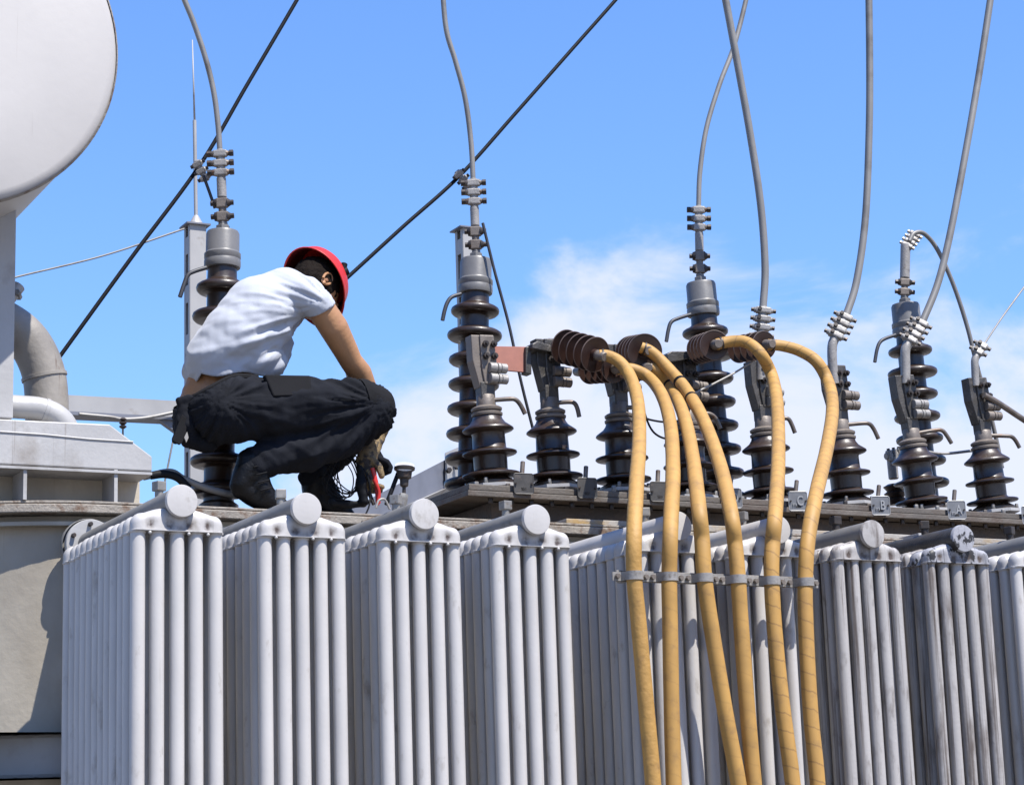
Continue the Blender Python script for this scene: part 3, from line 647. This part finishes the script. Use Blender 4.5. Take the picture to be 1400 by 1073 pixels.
cable('drop_rod', 'thin dark rod slanting down from the second tall bushing to the copper plate area', 'rod', [(660, 305), (676, 370), (696, 445), (712, 520), (730, 592)], YH-.08, .0058, M['horn_d'])
cable('drop_rod', 'short dark rod between the black line clamp and the bushing behind the worker', 'rod', [(278, 240), (286, 262), (294, 285)], 1.57, .0058, M['horn_d'])
cable('link_wire', 'thin grey wire linking the small rear post to the rightmost short bushing', 'wire', [(1240, 610), (1262, 616), (1290, 620), (1330, 616)], YL+.10, .006, M['alu'])
cable('loop_wire', 'loose black wires sagging between yellow hoses and the fourth short bushing', 'wire', [(872, 520), (880, 560), (893, 590), (915, 600), (935, 590), (942, 560)], YL-.15, .004, M['blackcable'])
cable('loop_wire', 'black wire stretched nearly level behind the second yellow hose', 'wire', [(875, 568), (890, 574), (915, 577), (940, 572)], YL-.15, .004, M['blackcable'])
cable('binding_wire', 'thin bare wire tied from the fifth hose top down to the fourth terminal', 'wire', [(1042, 486), (1020, 500), (1000, 512), (975, 525), (950, 538), (940, 552)], YL-.15, .004, M['alu'])
# line clamps on black lines
for (x, y), (x2, y2), lb in (((272, 226), (280, 244), 'small bolted clamp gripping the black line beside the lightning rod'), ((628, 240), (640, 252), 'small bolted clamp gripping the black line beside the second tall bushing')):
    t = thing('line_clamp', lb, 'clamp', W(x, y, 1.6)); a = W(x-4, y-6, 1.6); b = W(x2+3, y2+4, 1.6)
    clamp(t, a, b, .012, 3, 'alu', 'bolt', 1.6, True, br=.007)

# small rear post
t = thing('rear_post', 'small rear insulator post with a bolted clamp, behind the last tall bushing', 'insulator', W(1226, 690, 1.75))
a = W(1226, 690, 1.75); b = W(1222, 655, 1.75); d = (b-a).normalized()
MB().lathe([(.035, 0), (.05, .02), (.035, .03), (.05, .05), (.035, .06), (.05, .08), (.03, .09)], a, d, 20, uv=1).build('porcelain', M['porc'], t)
MB().cyl(b, W(1219, 625, 1.75), .022).build('sleeve', M['alu'], t); clamp(t, W(1211, 624, 1.75), W(1232, 620, 1.75), .016, 3, 'alu', 'bolt', 1.4, True, side=ZUP, br=.007)

# ---------------- tag plates ----------------
def text_mesh(s, size, depth):
    c = bpy.data.curves.new('lettering', 'FONT'); c.body = s; c.size = size; c.extrude = depth; c.align_x = 'CENTER'; c.align_y = 'CENTER'; c.offset = size*.012
    o = bpy.data.objects.new('lettering', c); scene.collection.objects.link(o); dg = bpy.context.evaluated_depsgraph_get(); me = bpy.data.meshes.new_from_object(o.evaluated_get(dg)); bpy.data.objects.remove(o); return me
tags = [(716, 661, '', 'dark blank plate at the foot of the first short bushing', 1), (803, 667, '', 'black tilted plate at the foot of the second short bushing', 1), (902, 672, '', 'dark plate half hidden behind the second yellow hose', 1), (1001, 681, 'O', 'grey plate half hidden behind the fourth yellow hose', 0), (1091, 685, 'C', 'grey embossed plate lettered C left of the rightmost yellow hose', 0), (1204, 691, 'B', 'grey embossed plate lettered B', 0), (1308, 697, 'A', 'grey embossed plate lettered A', 0), (1409, 704, '', 'grey plate cut by the right edge', 0)]
for x, y, ch, lb, dark in tags:
    c = W(x, y, 1.09); t = thing('phase_plate', lb, 'plate', c, Quaternion((0, 0, 1), -.30 if not dark else -.15), group='phase plates along the deck'); s = .0365
    pts = []
    for cx, cz, a0 in ((s-.008, s-.008, 0), (-s+.008, s-.008, 90), (-s+.008, -s+.008, 180), (s-.008, -s+.008, 270)):
        for k in range(5): an = radians(a0+22.5*k); pts.append((cx+.008*cos(an), 0, cz+.008*sin(an)))
    MB().prism(pts, (0, .004, 0)).build('plate', M['tagd'] if dark else M['tag'], t, False)
    mb = MB(); mb.tube([V(p) for p in pts]+[V(pts[0])], .0018, 6); mb.build('raised_rim', M['tagl'] if not dark else M['tagd'], t, False)
    for sg in (-1, 1): MB().cyl((sg*.030, -.001, 0), (sg*.030, -.006, 0), .004, seg=8).build('rivet', M['bolt'], t, False)
    if ch:
        for s_, sz, px_, pz in ((ch, .052, .008, .0), ('m', .022, -.014, -.012)):
            me = text_mesh(s_, sz, .0012); me.materials.append(M['tagl']); o = bpy.data.objects.new('lettering', me); scene.collection.objects.link(o); o.parent = t; o.rotation_euler = (pi/2, 0, 0); o.location = (px_, -.0025, pz); o.scale = (.72 if s_ != 'm' else 1, 1, 1)
    if dark or ch: 
        MB().cyl((-.004 if ch else .0, .02, .02), (.010, .03, .085), .0085, seg=12).build('bracket_rod', M['horn'], t, False)
    MB().box((0, .05, -.02), (.02, .1, .012)).build('bracket', M['term'], t, False)

# ---------------- dial gauge ----------------
g = thing('dial_gauge', 'small dark gauge with a shiny round lid standing on a stem near the worker', 'gauge', W(552, 700, .93))
b = W(552, 688, .93); tp = W(553, 640, .93); d = (tp-b).normalized(); hh = (tp-b).length
MB().lathe([(.006, 0), (.006, hh*.45), (.014, hh*.5), (.015, hh*.68), (.024, hh*.72), (.026, hh*.9), (.035, hh*.95), (.036, hh+.002), (.030, hh+.006)], b, d, 24, uv=1).build('gauge_body', M['bolt'], g)
MB().lathe([(.034, 0), (.033, .006), (.015, .011), (0, .012)], tp+d*.004, (d+V((-.25, -.62, 0))).normalized(), 28, uv=1).build('lid', M['glass'], g)
MB().cyl(W(548, 700, .93), W(552, 675, .93), .016, seg=6).build('base_nut', M['header'], g)
MB().cyl(W(545, 645, .95), W(528, 690, .95), .0075).build('lid_arm', M['blackcable'], g)
MB().cyl(W(583, 698, .93), W(583, 682, .93), .006).build('stud', M['bolt_l'], g)

# ---------------- far steelwork ----------------
def mast(name, label, px0, px1, pytop, Y, rod=None):
    a = W(px0, pytop, Y); b = W(px1, pytop, Y); wd = b.x-a.x; t = thing(name, label, 'mast', ((a.x+b.x)/2, Y+wd*.35, 0)); H = a.z
    cx, cy = (a.x+b.x)/2, Y+wd*.35
    d2 = wd*.7
    mb = MB(); # right / front channel faces
    mb.box((cx, cy-d2/2, H/2), (wd*.7, .012, H)); mb.build('front_face', M['steel'], t)
    MB().box((cx, cy+d2/2, H/2), (wd*.7, .012, H)).build('back_face', M['steel'], t)
    for sx in (-1, 1):
        mb = MB(); xx = cx+sx*wd*.35
        for sy in (-1, 1): mb.box((xx, cy+sy*d2*.36, H/2), (.012, d2*.26, H-.01))
        z = H-.25
        while z > .5: mb.box((xx, cy, z), (.010, d2*.55, .22)); z -= .62
        mb.build('slotted_side', M['steel'], t)
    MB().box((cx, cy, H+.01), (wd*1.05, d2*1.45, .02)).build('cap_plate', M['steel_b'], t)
    if rod:
        p = [W(rod[0][0], rod[0][1], cy)]+[W(x, y, cy) for x, y in rod[1:]]
        MB().lathe([(.10, 0), (.035, .12), (.03, .13)], (p[0].x, cy, H+.02), seg=12).build('rod_base', M['steel'], t)
        MB().tube([p[0], p[1]], .024, 10).build('lightning_rod', M['steel'], t); MB().tube([p[1], p[2]], .02, 8, rr=[.014, .007]).build('rod_tip', M['steel'], t)
    return t
mast('slotted_mast', 'tall slotted steel mast with a lightning rod, left of the worker', 255, 286, 306, 19, [(268, 302), (266, 165), (263, 55)])
mast('slotted_mast', 'slotted steel mast with a flat cap plate, behind the second tall bushing', 628, 658, 311, 21)
p = W(655, 306, 21.1); 
t = thing('gantry_beam', 'pale horizontal steel beam far behind the left pipes, ending at the mast', 'beam', W(170, 555, 19))
a = W(60, 538, 19); b = W(248, 551, 19); mb = MB(); mb.prism(Ws([(60, 538), (244, 548), (244, 570), (60, 560)], 19), (0, .2, 0)); mb.build('beam_web', M['steel'], t)
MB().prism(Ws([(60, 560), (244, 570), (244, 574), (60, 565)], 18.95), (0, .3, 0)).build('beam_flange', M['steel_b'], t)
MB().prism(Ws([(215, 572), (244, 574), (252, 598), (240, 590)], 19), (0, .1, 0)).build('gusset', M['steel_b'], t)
t = thing('hanging_insulator', 'little insulator string hanging from V wires under the far beam', 'insulator', W(168, 572, 18.9))
MB().tube(spline(Ws([(108, 566), (150, 570), (168, 573), (200, 571), (240, 563)], 18.9), 6), .022, 8).build('v_wire', M['cable'], t)
for k in range(3): MB().lathe([(.02, 0), (.045, .02), (.045, .03), (.02, .045)], W(168, 576+5*k, 18.9), seg=14).build('disc', M['porc'], t)
MB().tube(Ws([(168, 572), (168, 596)], 18.9), .012, 8).build('stem', M['cable'], t)
cable('down_wire', 'thin wire hanging down beside the far gusset behind the worker', 'wire', [(243, 570), (236, 605), (228, 645), (224, 665)], 18.8, .012, M['cable'])
t = thing('sloping_beam', 'blue-grey bolted steel beam sloping up behind the dial gauge to the second mast', 'beam', W(560, 660, 14))
A = [(470, 712), (470, 746), (660, 640), (660, 598)]
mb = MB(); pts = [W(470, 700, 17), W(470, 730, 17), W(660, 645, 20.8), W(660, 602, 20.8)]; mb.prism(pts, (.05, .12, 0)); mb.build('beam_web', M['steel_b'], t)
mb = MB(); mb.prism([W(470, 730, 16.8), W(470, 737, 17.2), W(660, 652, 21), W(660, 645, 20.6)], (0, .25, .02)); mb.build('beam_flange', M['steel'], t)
mb = MB(); mb.prism([W(608, 620, 19.6), W(608, 664, 19.6), W(655, 645, 20.5), W(655, 600, 20.5)], (-.02, -.06, 0)); gp = mb.build('splice_plate', M['steel'], t)
for k in range(4):
    for j in range(2):
        p = W(613+11*k, 628-5*k+13*j+3, 19.55+.2*k); MB().cyl(p, p-V((.03, .10, 0)), .035, seg=6).build('bolt', M['bolt'], gp)

# ---------------- worker ----------------
YC = 1.20
person = thing('person', 'worker in a pale T-shirt, black trousers and red helmet crouching on the tank top', 'person', W(360, 690, YC))
def blob(name, chains, material, voxel=.006, disp=None, smooth=6, cut=None, parent=None, extra=None):
    mb = MB()
    for ch in chains:
        for k, (p, r) in enumerate(ch):
            mb.sph(p, r, seg=20)
            if k:
                p0, r0 = ch[k-1]; n = max(2, int((p-p0).length/(min(r, r0)*.35)))
                for j in range(1, n): mb.sph(p0.lerp(p, j/n), r0+(r-r0)*j/n, seg=20)
    if extra: extra(mb)
    me = bpy.data.meshes.new(name); mb.bm.to_mesh(me); mb.bm.free()
    o = bpy.data.objects.new(name, me); scene.collection.objects.link(o)
    rm = o.modifiers.new('r', 'REMESH'); rm.mode = 'VOXEL'; rm.voxel_size = voxel; rm.use_smooth_shade = True
    sm = o.modifiers.new('s', 'SMOOTH'); sm.iterations = smooth; sm.factor = .5
    dg = bpy.context.evaluated_depsgraph_get(); dg.update(); m2 = bpy.data.meshes.new_from_object(o.evaluated_get(dg)); bpy.data.objects.remove(o); m2.name = name
    bm = bmesh.new(); bm.from_mesh(m2)
    if cut:
        for (c, nrm) in cut: bmesh.ops.bisect_plane(bm, geom=bm.verts[:]+bm.edges[:]+bm.faces[:], plane_co=c, plane_no=nrm, clear_outer=True)
    bm.normal_update()
    if disp:
        mv = [(v, v.co+v.normal*disp(v.co, v.normal)) for v in bm.verts]
        for v, c in mv: v.co = c
    for f in bm.faces: f.smooth = True
    bm.normal_update(); bm.to_mesh(m2); bm.free()
    m2.materials.clear(); m2.materials.append(material)
    ob = bpy.data.objects.new(name, m2); scene.collection.objects.link(ob); attach(ob, parent or person); return ob
def C(*pts): return [(W(x, y, Y), r) for x, y, Y, r in pts]
def ridged(x): return (1-abs(x)*2)
def pxof(p):
    d = p-CAM; z = d.dot(Fw); return V((700+FPX*d.dot(Rt)/z, 536.5-FPX*d.dot(Up)/z))
def folds(origin, amp, freq, rad=.0, stretch=.15):
    """radiating folds from a world point, in the sagittal plane, with noise"""
    def f(p, n):
        v = p-origin; a = math.atan2(v.z, v.x); r = math.sqrt(v.x*v.x+v.z*v.z)
        q = noise.noise(V((a*freq, r*4, p.y*6))); q2 = noise.noise(V((a*freq*2.1+7, r*9, p.y*9)))
        return amp*(1-abs(q)*3.4)*min(1, r/.08)+amp*.5*(.5-abs(q2)*2.2)
    return f
arm_o = W(432, 432, YC-.1)
fs1 = folds(arm_o, .0095, 6.0)
def shirt_disp(p, n):
    e = noise.noise(V((p.x*9, p.y*9, p.z*9)))*.006
    x, y = pxof(p)
    top = min(1, max(.12, ((x*.55+y*.83)-500)/90))   # the taut back is smooth
    return fs1(p, n)*top+e
# shirt
sh = [C((302, 492, YC-.055, .118), (326, 462, YC-.075, .130), (354, 430, YC-.085, .130), (388, 408, YC-.085, .105)),
      C((300, 492, YC+.06, .118), (326, 462, YC+.075, .130), (354, 430, YC+.085, .130), (388, 408, YC+.085, .105)),
      C((276, 508, YC+.02, .066), (290, 492, YC+.02, .09)), C((388, 405, YC-.10, .098), (413, 400, YC-.165, .062), (433, 414, YC-.185, .056), (446, 432, YC-.18, .053)),
      C((388, 405, YC+.10, .098), (412, 398, YC+.175, .07), (432, 415, YC+.19, .058)), C((366, 462, YC, .09), (350, 495, YC, .10)),
      C((345, 492, YC-.09, .075), (368, 494, YC-.07, .06))]
hemn = (W(300, 600, YC)-W(300, 500, YC)).normalized()
sl0 = W(438, 415, YC-.18); sl1 = W(478, 492, YC-.12); ad = (sl1-sl0).normalized()
def shirt_cut(bm):
    pass
shirt = blob('shirt', sh, M['shirt'], .0055, None, 8, None)
# cut: sleeve end and hem, then folds
bm = bmesh.new(); bm.from_mesh(shirt.data)
slc = W(441, 421, YC-.18); rmv = []
for v in bm.verts:
    if (v.co-slc).dot(ad) > 0 and (v.co-slc).length < .12 and v.co.y < YC-.06: rmv.append(v)
    else:
        x, y = pxof(v.co)
        hem = 512+3*sin(x*.09) if x > 275 else (509+(275-x)*1.9 if x > 259 else 541)
        if y > hem: rmv.append(v)
bmesh.ops.delete(bm, geom=rmv, context='VERTS'); bm.normal_update()
def hemy(x): return 512+3*sin(x*.09) if x > 275 else (509+(275-x)*1.9 if x > 259 else 541)
for v in bm.verts:
    sl = (v.co-slc).length < .14 and v.co.y < YC-.06
    if any(len(e.link_faces) < 2 for e in v.link_edges):
        if sl and (v.co-slc).dot(ad) > -.03: v.co -= ad*(v.co-slc).dot(ad)
        else:
            q = pxof(v.co)
            if abs(q.y-hemy(q.x)) < 8: v.co.z += (q.y-hemy(q.x))/404
mv = []
for v in bm.verts:
    sl = (v.co-slc).length < .14 and v.co.y < YC-.06; q = pxof(v.co)
    k = min(1, max(0, (hemy(q.x)-q.y)/22)); 
    if sl: k *= min(1, max(0, -(v.co-slc).dot(ad)/.05))
    mv.append((v, v.co+v.normal*(shirt_disp(v.co, v.normal)*(.12+.88*k))))
for v, c in mv: v.co = c
for _ in range(2): bmesh.ops.smooth_vert(bm, verts=[v for v in bm.verts if not v.is_boundary], factor=.5, use_axis_x=True, use_axis_y=True, use_axis_z=True)
bm.normal_update(); bm.to_mesh(shirt.data); bm.free()
sd = shirt.modifiers.new('t', 'SOLIDIFY'); sd.thickness = .004; sd.offset = -1
# skin body: torso core, arms, neck, head
HC = W(433, 392, YC-.01)
hu = V((.67, .54, .52)).normalized(); hf = V((.45, .22, -.86)); hf = (hf-hu*hf.dot(hu)).normalized(); hs = hu.cross(hf)
if hs.y > 0: hs = -hs       # hs points to the near side (right ear)
body_ch = [C((282, 560, YC, .10), (298, 515, YC, .098), (330, 470, YC, .10), (370, 425, YC, .10), (395, 405, YC, .075)),
   [(W(398, 400, YC), .058), (W(418, 393, YC-.005), .054), (HC-hf*.0, .06)],
   C((396, 404, YC-.08, .06), (420, 404, YC-.16, .050), (436, 418, YC-.182, .049), (456, 448, YC-.165, .051), (472, 478, YC-.135, .044), (480, 494, YC-.12, .040), (492, 510, YC-.095, .042), (506, 545, YC-.06, .037), (517, 590, YC-.03, .028)),
   C((390, 404, YC+.08, .06), (418, 402, YC+.17, .052), (461, 450, YC+.19, .044), (484, 500, YC+.19, .038), (496, 550, YC+.12, .034), (500, 610, YC+.06, .028))]
def head_extra(mb):
    rot = Matrix((hs, hf, hu)).transposed()
    mb.sph(HC, .1, .72, .95, .95, 28, rot)
    mb.sph(HC+hf*.045-hu*.055, .068, .85, .85, 1.0, 24, rot)        # jaw
    mb.sph(HC+hf*.098-hu*.02, .018, .8, 1.1, 1.4, 14, rot)       # nose
    mb.sph(HC+hf*.088-hu*.06, .016, 1.5, .8, .6, 12, rot)       # lips
    for s_ in (-1, 1): mb.sph(HC+hf*.086+hu*.012+hs*s_*.032, .016, 1.2, .6, .6, 12, rot)   # brow
blob('body', body_ch, M['skin'], .005, None, 4, None, None, head_extra)
# ear
rot = Matrix((hs, hf, hu)).transposed(); ec = W(446, 382, (HC+hs*.094).y)
mb = MB(); mb.sph(ec-hs*.004, .029, .22, .6, 1.0, 18, rot)
mb.tube([ec+hs*(.004+.003*sin(a))+hf*(.018*cos(a)*(1+.15*sin(a)))+hu*(.029*sin(a)) for a in [radians(-75+ (300*k/20)) for k in range(21)]], .0048, 8)
mb.sph(ec+hs*.002-hu*.026+hf*.004, .009, .6, .8, 1.1, 10, rot); e1 = mb.build('ear', M['skin'], person)
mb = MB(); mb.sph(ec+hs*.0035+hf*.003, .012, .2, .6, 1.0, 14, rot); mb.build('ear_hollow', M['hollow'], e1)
mb = MB(); mb.sph(HC-hs*.08-hf*.005, .030, .35, .62, 1.0, 18, rot); mb.build('ear', M['skin'], person)
for s_ in (-1, 1): mb = MB(); mb.sph(HC+hf*.086+hs*s_*.032-hu*.002, .012, seg=14); mb.build('eye', M['shirt'], person)
# hair: cap over the back of the head
def hair_extra(mb):
    mb.sph(HC+hu*.004-hf*.012, .100, .78, .96, .98, 30, rot)
    mb.sph(HC-hf*.05-hu*.035, .062, 1.0, .7, .95, 24, rot)
hr = blob('hair', [], M['hair'], .005, lambda p, n: .004*noise.noise(p*70), 2, [(HC+hf*.052, hf)], None, hair_extra)
# helmet
mb = MB(); n = 48; hc = HC+hu*.010-hf*.008-Rt*.006
def hring(r, z, fx=0, lobe=0):
    out_ = []
    for k in range(n):
        a = 2*pi*k/n; rr_ = r*(1+.06*cos(a)**2)
        br = lobe*max(0, cos(a))**2
        out_.append(mb.bm.verts.new(hc+hf*(cos(a)*(rr_*1.08+br))+hs*(sin(a)*rr_*.93)+hu*(z-(br*.35))))
    return out_
prof = [(.123, -.012, .022), (.119, -.008, .012), (.114, .004, 0), (.112, .03, 0), (.107, .053, 0), (.096, .075, 0), (.077, .092, 0), (.05, .105, 0), (.022, .111, 0)]
rings = [hring(r, z, 0, l) for r, z, l in prof]
for a_, b_ in zip(rings, rings[1:]):
    for k in range(n): mb.face([a_[k], a_[(k+1) % n], b_[(k+1) % n], b_[k]], True)
tv = mb.bm.verts.new(hc+hu*.112)
for k in range(n): mb.face([rings[-1][k], rings[-1][(k+1) % n], tv], True)
hl = mb.build('helmet', M['helmet'], person)
sd = hl.modifiers.new('t', 'SOLIDIFY'); sd.thickness = .003; sd.offset = 1
mb = MB(); rings = [hring(r-.004, z, 0, l) for r, z, l in prof[:]]
for a_, b_ in zip(rings, rings[1:]):
    for k in range(n): mb.face([b_[k], b_[(k+1) % n], a_[(k+1) % n], a_[k]], True)
tv = mb.bm.verts.new(hc+hu*.107)
for k in range(n): mb.face([tv, rings[-1][(k+1) % n], rings[-1][k]], True)
mb.build('helmet_liner', M['helmet_in'], hl)
p = W(466, 372, YC-.03); mb = MB(); mb.cyl(p-V((.01, .0, .01)), p+V((.022, -.012, .006)), .018, .015, seg=18); mb.cyl(p+V((-.004, -.01, -.03)), p+V((.01, -.01, .03)), .012, seg=12); mb.build('headlamp', M['blackcable'], hl)
# trousers
YN = YC-.13
tr = [C((287, 555, YC-.06, .112), (292, 528, YC-.05, .088)), C((287, 555, YC+.07, .112), (296, 528, YC+.05, .09)), C((278, 572, YC-.06, .098), (276, 576, YC+.09, .10)),
      C((300, 562, YN, .112), (360, 558, YN-.02, .104), (425, 555, YN-.03, .096), (475, 553, YN-.03, .088), (505, 556, YN-.03, .082), (508, 562, YN-.03, .080)),
      C((508, 566, YN-.03, .078), (470, 594, YN-.01, .076), (420, 612, YN, .078), (380, 622, YN, .070), (352, 632, YN, .058)),
      C((300, 560, YC+.10, .11), (400, 560, YC+.15, .09), (492, 566, YC+.17, .078)),
      C((492, 568, YC+.17, .076), (460, 610, YC+.12, .07), (436, 640, YC+.08, .055), (430, 655, YC+.07, .05))]
kn = W(500, 560, YN); hp_ = W(285, 555, YN); g1 = folds(kn, .0065, 5); g2 = folds(hp_, .0065, 5)
def tdisp(p, n):
    x, y = pxof(p); q = min(1, max(0, (x-330)/130))
    return g1(p, n)*q+g2(p, n)*(1-q)+noise.noise(p*12)*.007+.0035*noise.noise(V((p.x*45, p.y*20, p.z*20)))
trs = blob('trousers', tr, M['trousers'], .006, tdisp, 6)
bm = bmesh.new(); bm.from_mesh(trs.data); rmv = [v for v in bm.verts if (lambda q: q.x < 322 and q.y < 514+max(0, 318-q.x)*.52)(pxof(v.co))]
bmesh.ops.delete(bm, geom=rmv, context='VERTS'); bm.to_mesh(trs.data); bm.free()
# belt, patches
mb = MB(); P = spline(Ws([(256, 548, YC-.10), (270, 541, YC-.135), (290, 530, YC-.155), (320, 516, YC-.155), (352, 517, YC-.145)]), 6)
mb.tube(P, .012, 8).build('belt', M['patch'], trs)
mb = MB(); mb.prism(Ws([(362, 512, YN-.10), (425, 513, YN-.105), (427, 540, YN-.125), (374, 542, YN-.125)]), (.0, .03, .0), .006, 3); mb.build('thigh_pocket', M['patch'], trs)
# knee patch
blob('knee_pad', [C((492, 548, YN-.042, .076), (511, 556, YN-.038, .076))], M['patch'], .006, lambda p, n: .004*noise.noise(p*20), 4, [(W(484, 540, YN), V((-.9, 0, -.2)))], trs)
# tool pouch at the back
pou = thing('tool_pouch', 'black tool pouch with loose flaps slung at the back of the worker', 'pouch', W(252, 570, YC-.1))
def pd(p, n): return .010*noise.noise(p*16)+.004*noise.noise(p*50)
blob('pouch_body', [C((256, 556, YC-.11, .036), (252, 580, YC-.11, .040), (262, 598, YC-.10, .038), (284, 604, YC-.09, .036)), C((244, 590, YC-.10, .018), (240, 602, YC-.10, .010)), C((247, 549, YC-.12, .020), (258, 545, YC-.13, .02))], M['trousers'], .005, pd, 3, None, pou)
mb = MB(); mb.prism(Ws([(236, 602), (249, 566), (256, 572), (254, 600), (246, 608)], YC-.15), (0, .01, 0), .002); mb.build('flap', M['patch'], pou)
mb = MB(); mb.prism(Ws([(252, 598), (256, 590), (258, 598), (255, 605)], YC-.16), (0, .006, 0), .001); mb.build('pale_label', M['alu'], pou)
# boots
def boot(ank, heel, toe, Y):
    a = W(*ank, Y); h = W(*heel, Y); t_ = W(*toe, Y); h.z = max(h.z, TOP+.035); t_.z = TOP+.034
    mid = h.lerp(t_, .55)
    bt = blob('boot', [[(a, .049), (a.lerp(h, .55), .047), (h+V((0, 0, .01)), .040)], [(a, .048), (a.lerp(mid, .6), .046), (mid+V((0, 0, .02)), .044), (t_+V((0, 0, .006)), .036)], [(h, .036), (mid, .038), (t_, .036)]], M['boot'], .005, lambda p, n: .003*noise.noise(p*30), 5)
    d = (t_-h); d.z = 0; d.normalize(); s_ = V((-d.y, d.x, 0))
    pts = []
    for k in range(24):
        an = 2*pi*k/24; ex = (t_-h).length/2+.042; c = (h+t_)/2; c.z = TOP+.001
        pts.append(c+d*(cos(an)*ex)+s_*(sin(an)*.042))
    MB().prism(pts, (0, 0, .018), .003).build('sole', M['boot'], bt)
    for k in range(4):
        p = a.lerp(mid, .25+.2*k)+V((0, -.052, .012)); MB().cyl(p+V((-.02, 0, -.006)), p+V((.02, .004, .006)), .003, seg=6).build('lace', M['patch'], bt)
    return bt
boot((343, 632), (330, 668), (382, 676), YN)
boot((432, 645), (428, 676), (476, 682), YC+.07)
# gloves
def hand(wr, palm, tips, thumb, name='glove'):
    chs = [[(wr, .031), (wr.lerp(palm, .5), .034), (palm, .036)]]
    return chs
wr = W(516, 592, YC-.03); pa = W(500, 630, YC-.05); kn_ = W(503, 648, YC-.055)
chs = [[(W(521, 584, YC-.04), .030), (wr, .034), (W(508, 612, YC-.04), .034), (pa, .036), (kn_, .030)]]
tool0 = W(510, 648, YC-.085); tool1 = W(518, 688, YC-.10)
for k in range(4):
    off = V((0, .018*(k-1.5), 0)); b0 = kn_+off+V((-.006, 0, -.004*k)); l = (1, 1.1, 1.02, .85)[k]
    chs.append([(b0, .0125), (b0+V((.004, -.004, -.030*l)), .0115), (b0+V((.022, -.014, -.048*l)), .0105), (b0+V((.038, -.022, -.052*l)), .0095)])
chs.append([(pa+V((.012, -.03, -.004)), .015), (pa+V((.03, -.045, -.03)), .0125), (pa+V((.038, -.048, -.06)), .011)])
blob('glove', chs, M['glove'], .0035, lambda p, n: .0028*noise.noise(p*45), 2)
# far hand
fa = W(499, 608, YC+.06); fb = W(514, 628, YC+.04)
chs = [[(W(498, 596, YC+.08), .028), (fa, .03), (fb, .029)]]
for k in range(4):
    b0 = fb+V((.008, .016*(k-1.5), -.004)); chs.append([(b0, .0118), (b0+V((.022, -.002, -.008)), .0112), (b0+V((.034, -.004, -.026)), .0105), (b0+V((.03, -.004, -.042)), .0095)])
chs.append([(fa+V((.01, -.025, -.01)), .013), (fa+V((.03, -.038, -.03)), .0115), (fa+V((.042, -.036, -.046)), .010)])
blob('glove', chs, M['trousers'], .0035, None, 2)
# pliers with red handles
pl = thing('hand_tool', 'red-handled tool held in the gloved hand of the worker', 'tool', tool1)
MB().tube(spline([W(509, 640, YC-.09), W(515, 665, YC-.095), W(517, 688, YC-.10)], 6), .0085, 10).build('grip', M['red'], pl)
MB().tube(spline([W(511, 655, YC-.11), W(518, 672, YC-.11), W(516, 690, YC-.11)], 6), .0065, 10).build('grip', M['red'], pl)
MB().cyl(W(504, 672, YC-.08), W(511, 690, YC-.09), .008, .006).build('jaw', M['bolt'], pl)
cable('cable_loop', 'short pale wire loop standing on the rim beside the red tool', 'wire', [(514, 694), (518, 684), (526, 683), (533, 696)], .93, .004, M['alu'])
# wire coil
wc = thing('wire_coil', 'loose coil of thin black wire hanging between the boots and the gloved hand', 'wire coil', W(468, 690, YC-.1))
for k in range(9):
    c = W(466+1.6*k, 655-1.2*k, YC-.10+.006*k); a0 = .058+.003*((k*7) % 4); b0 = .07-.002*((k*5) % 3); ph = .25*sin(k*2.1)
    P = [c+V((cos(a)*a0*.8+.012*sin(a+k), .02*sin(2*a+k), sin(a)*b0*cos(ph)+.006*cos(3*a+k))) for a in [2*pi*j/40 for j in range(41)]]
    MB().tube(P, .0021, 6, cap=False).build('wire_turn', M['blackcable'], wc)
blob('wire_bundle', [C((492, 640, YC-.10, .012), (494, 665, YC-.10, .018), (497, 685, YC-.10, .017)), C((455, 686, YC-.08, .016), (480, 690, YC-.08, .014), (497, 688, YC-.09, .014))], M['blackcable'], .004, lambda p, n: .006*noise.noise(p*40), 1, None, wc)
MB().tube(spline(Ws([(497, 640, YC-.12), (505, 660, YC-.13), (505, 690, YC-.14), (494, 715, .83), (493, 730, .83)]), 6), .003, 6).build('loose_end', M['blackcable'], wc)
print('objects', len(bpy.data.objects))
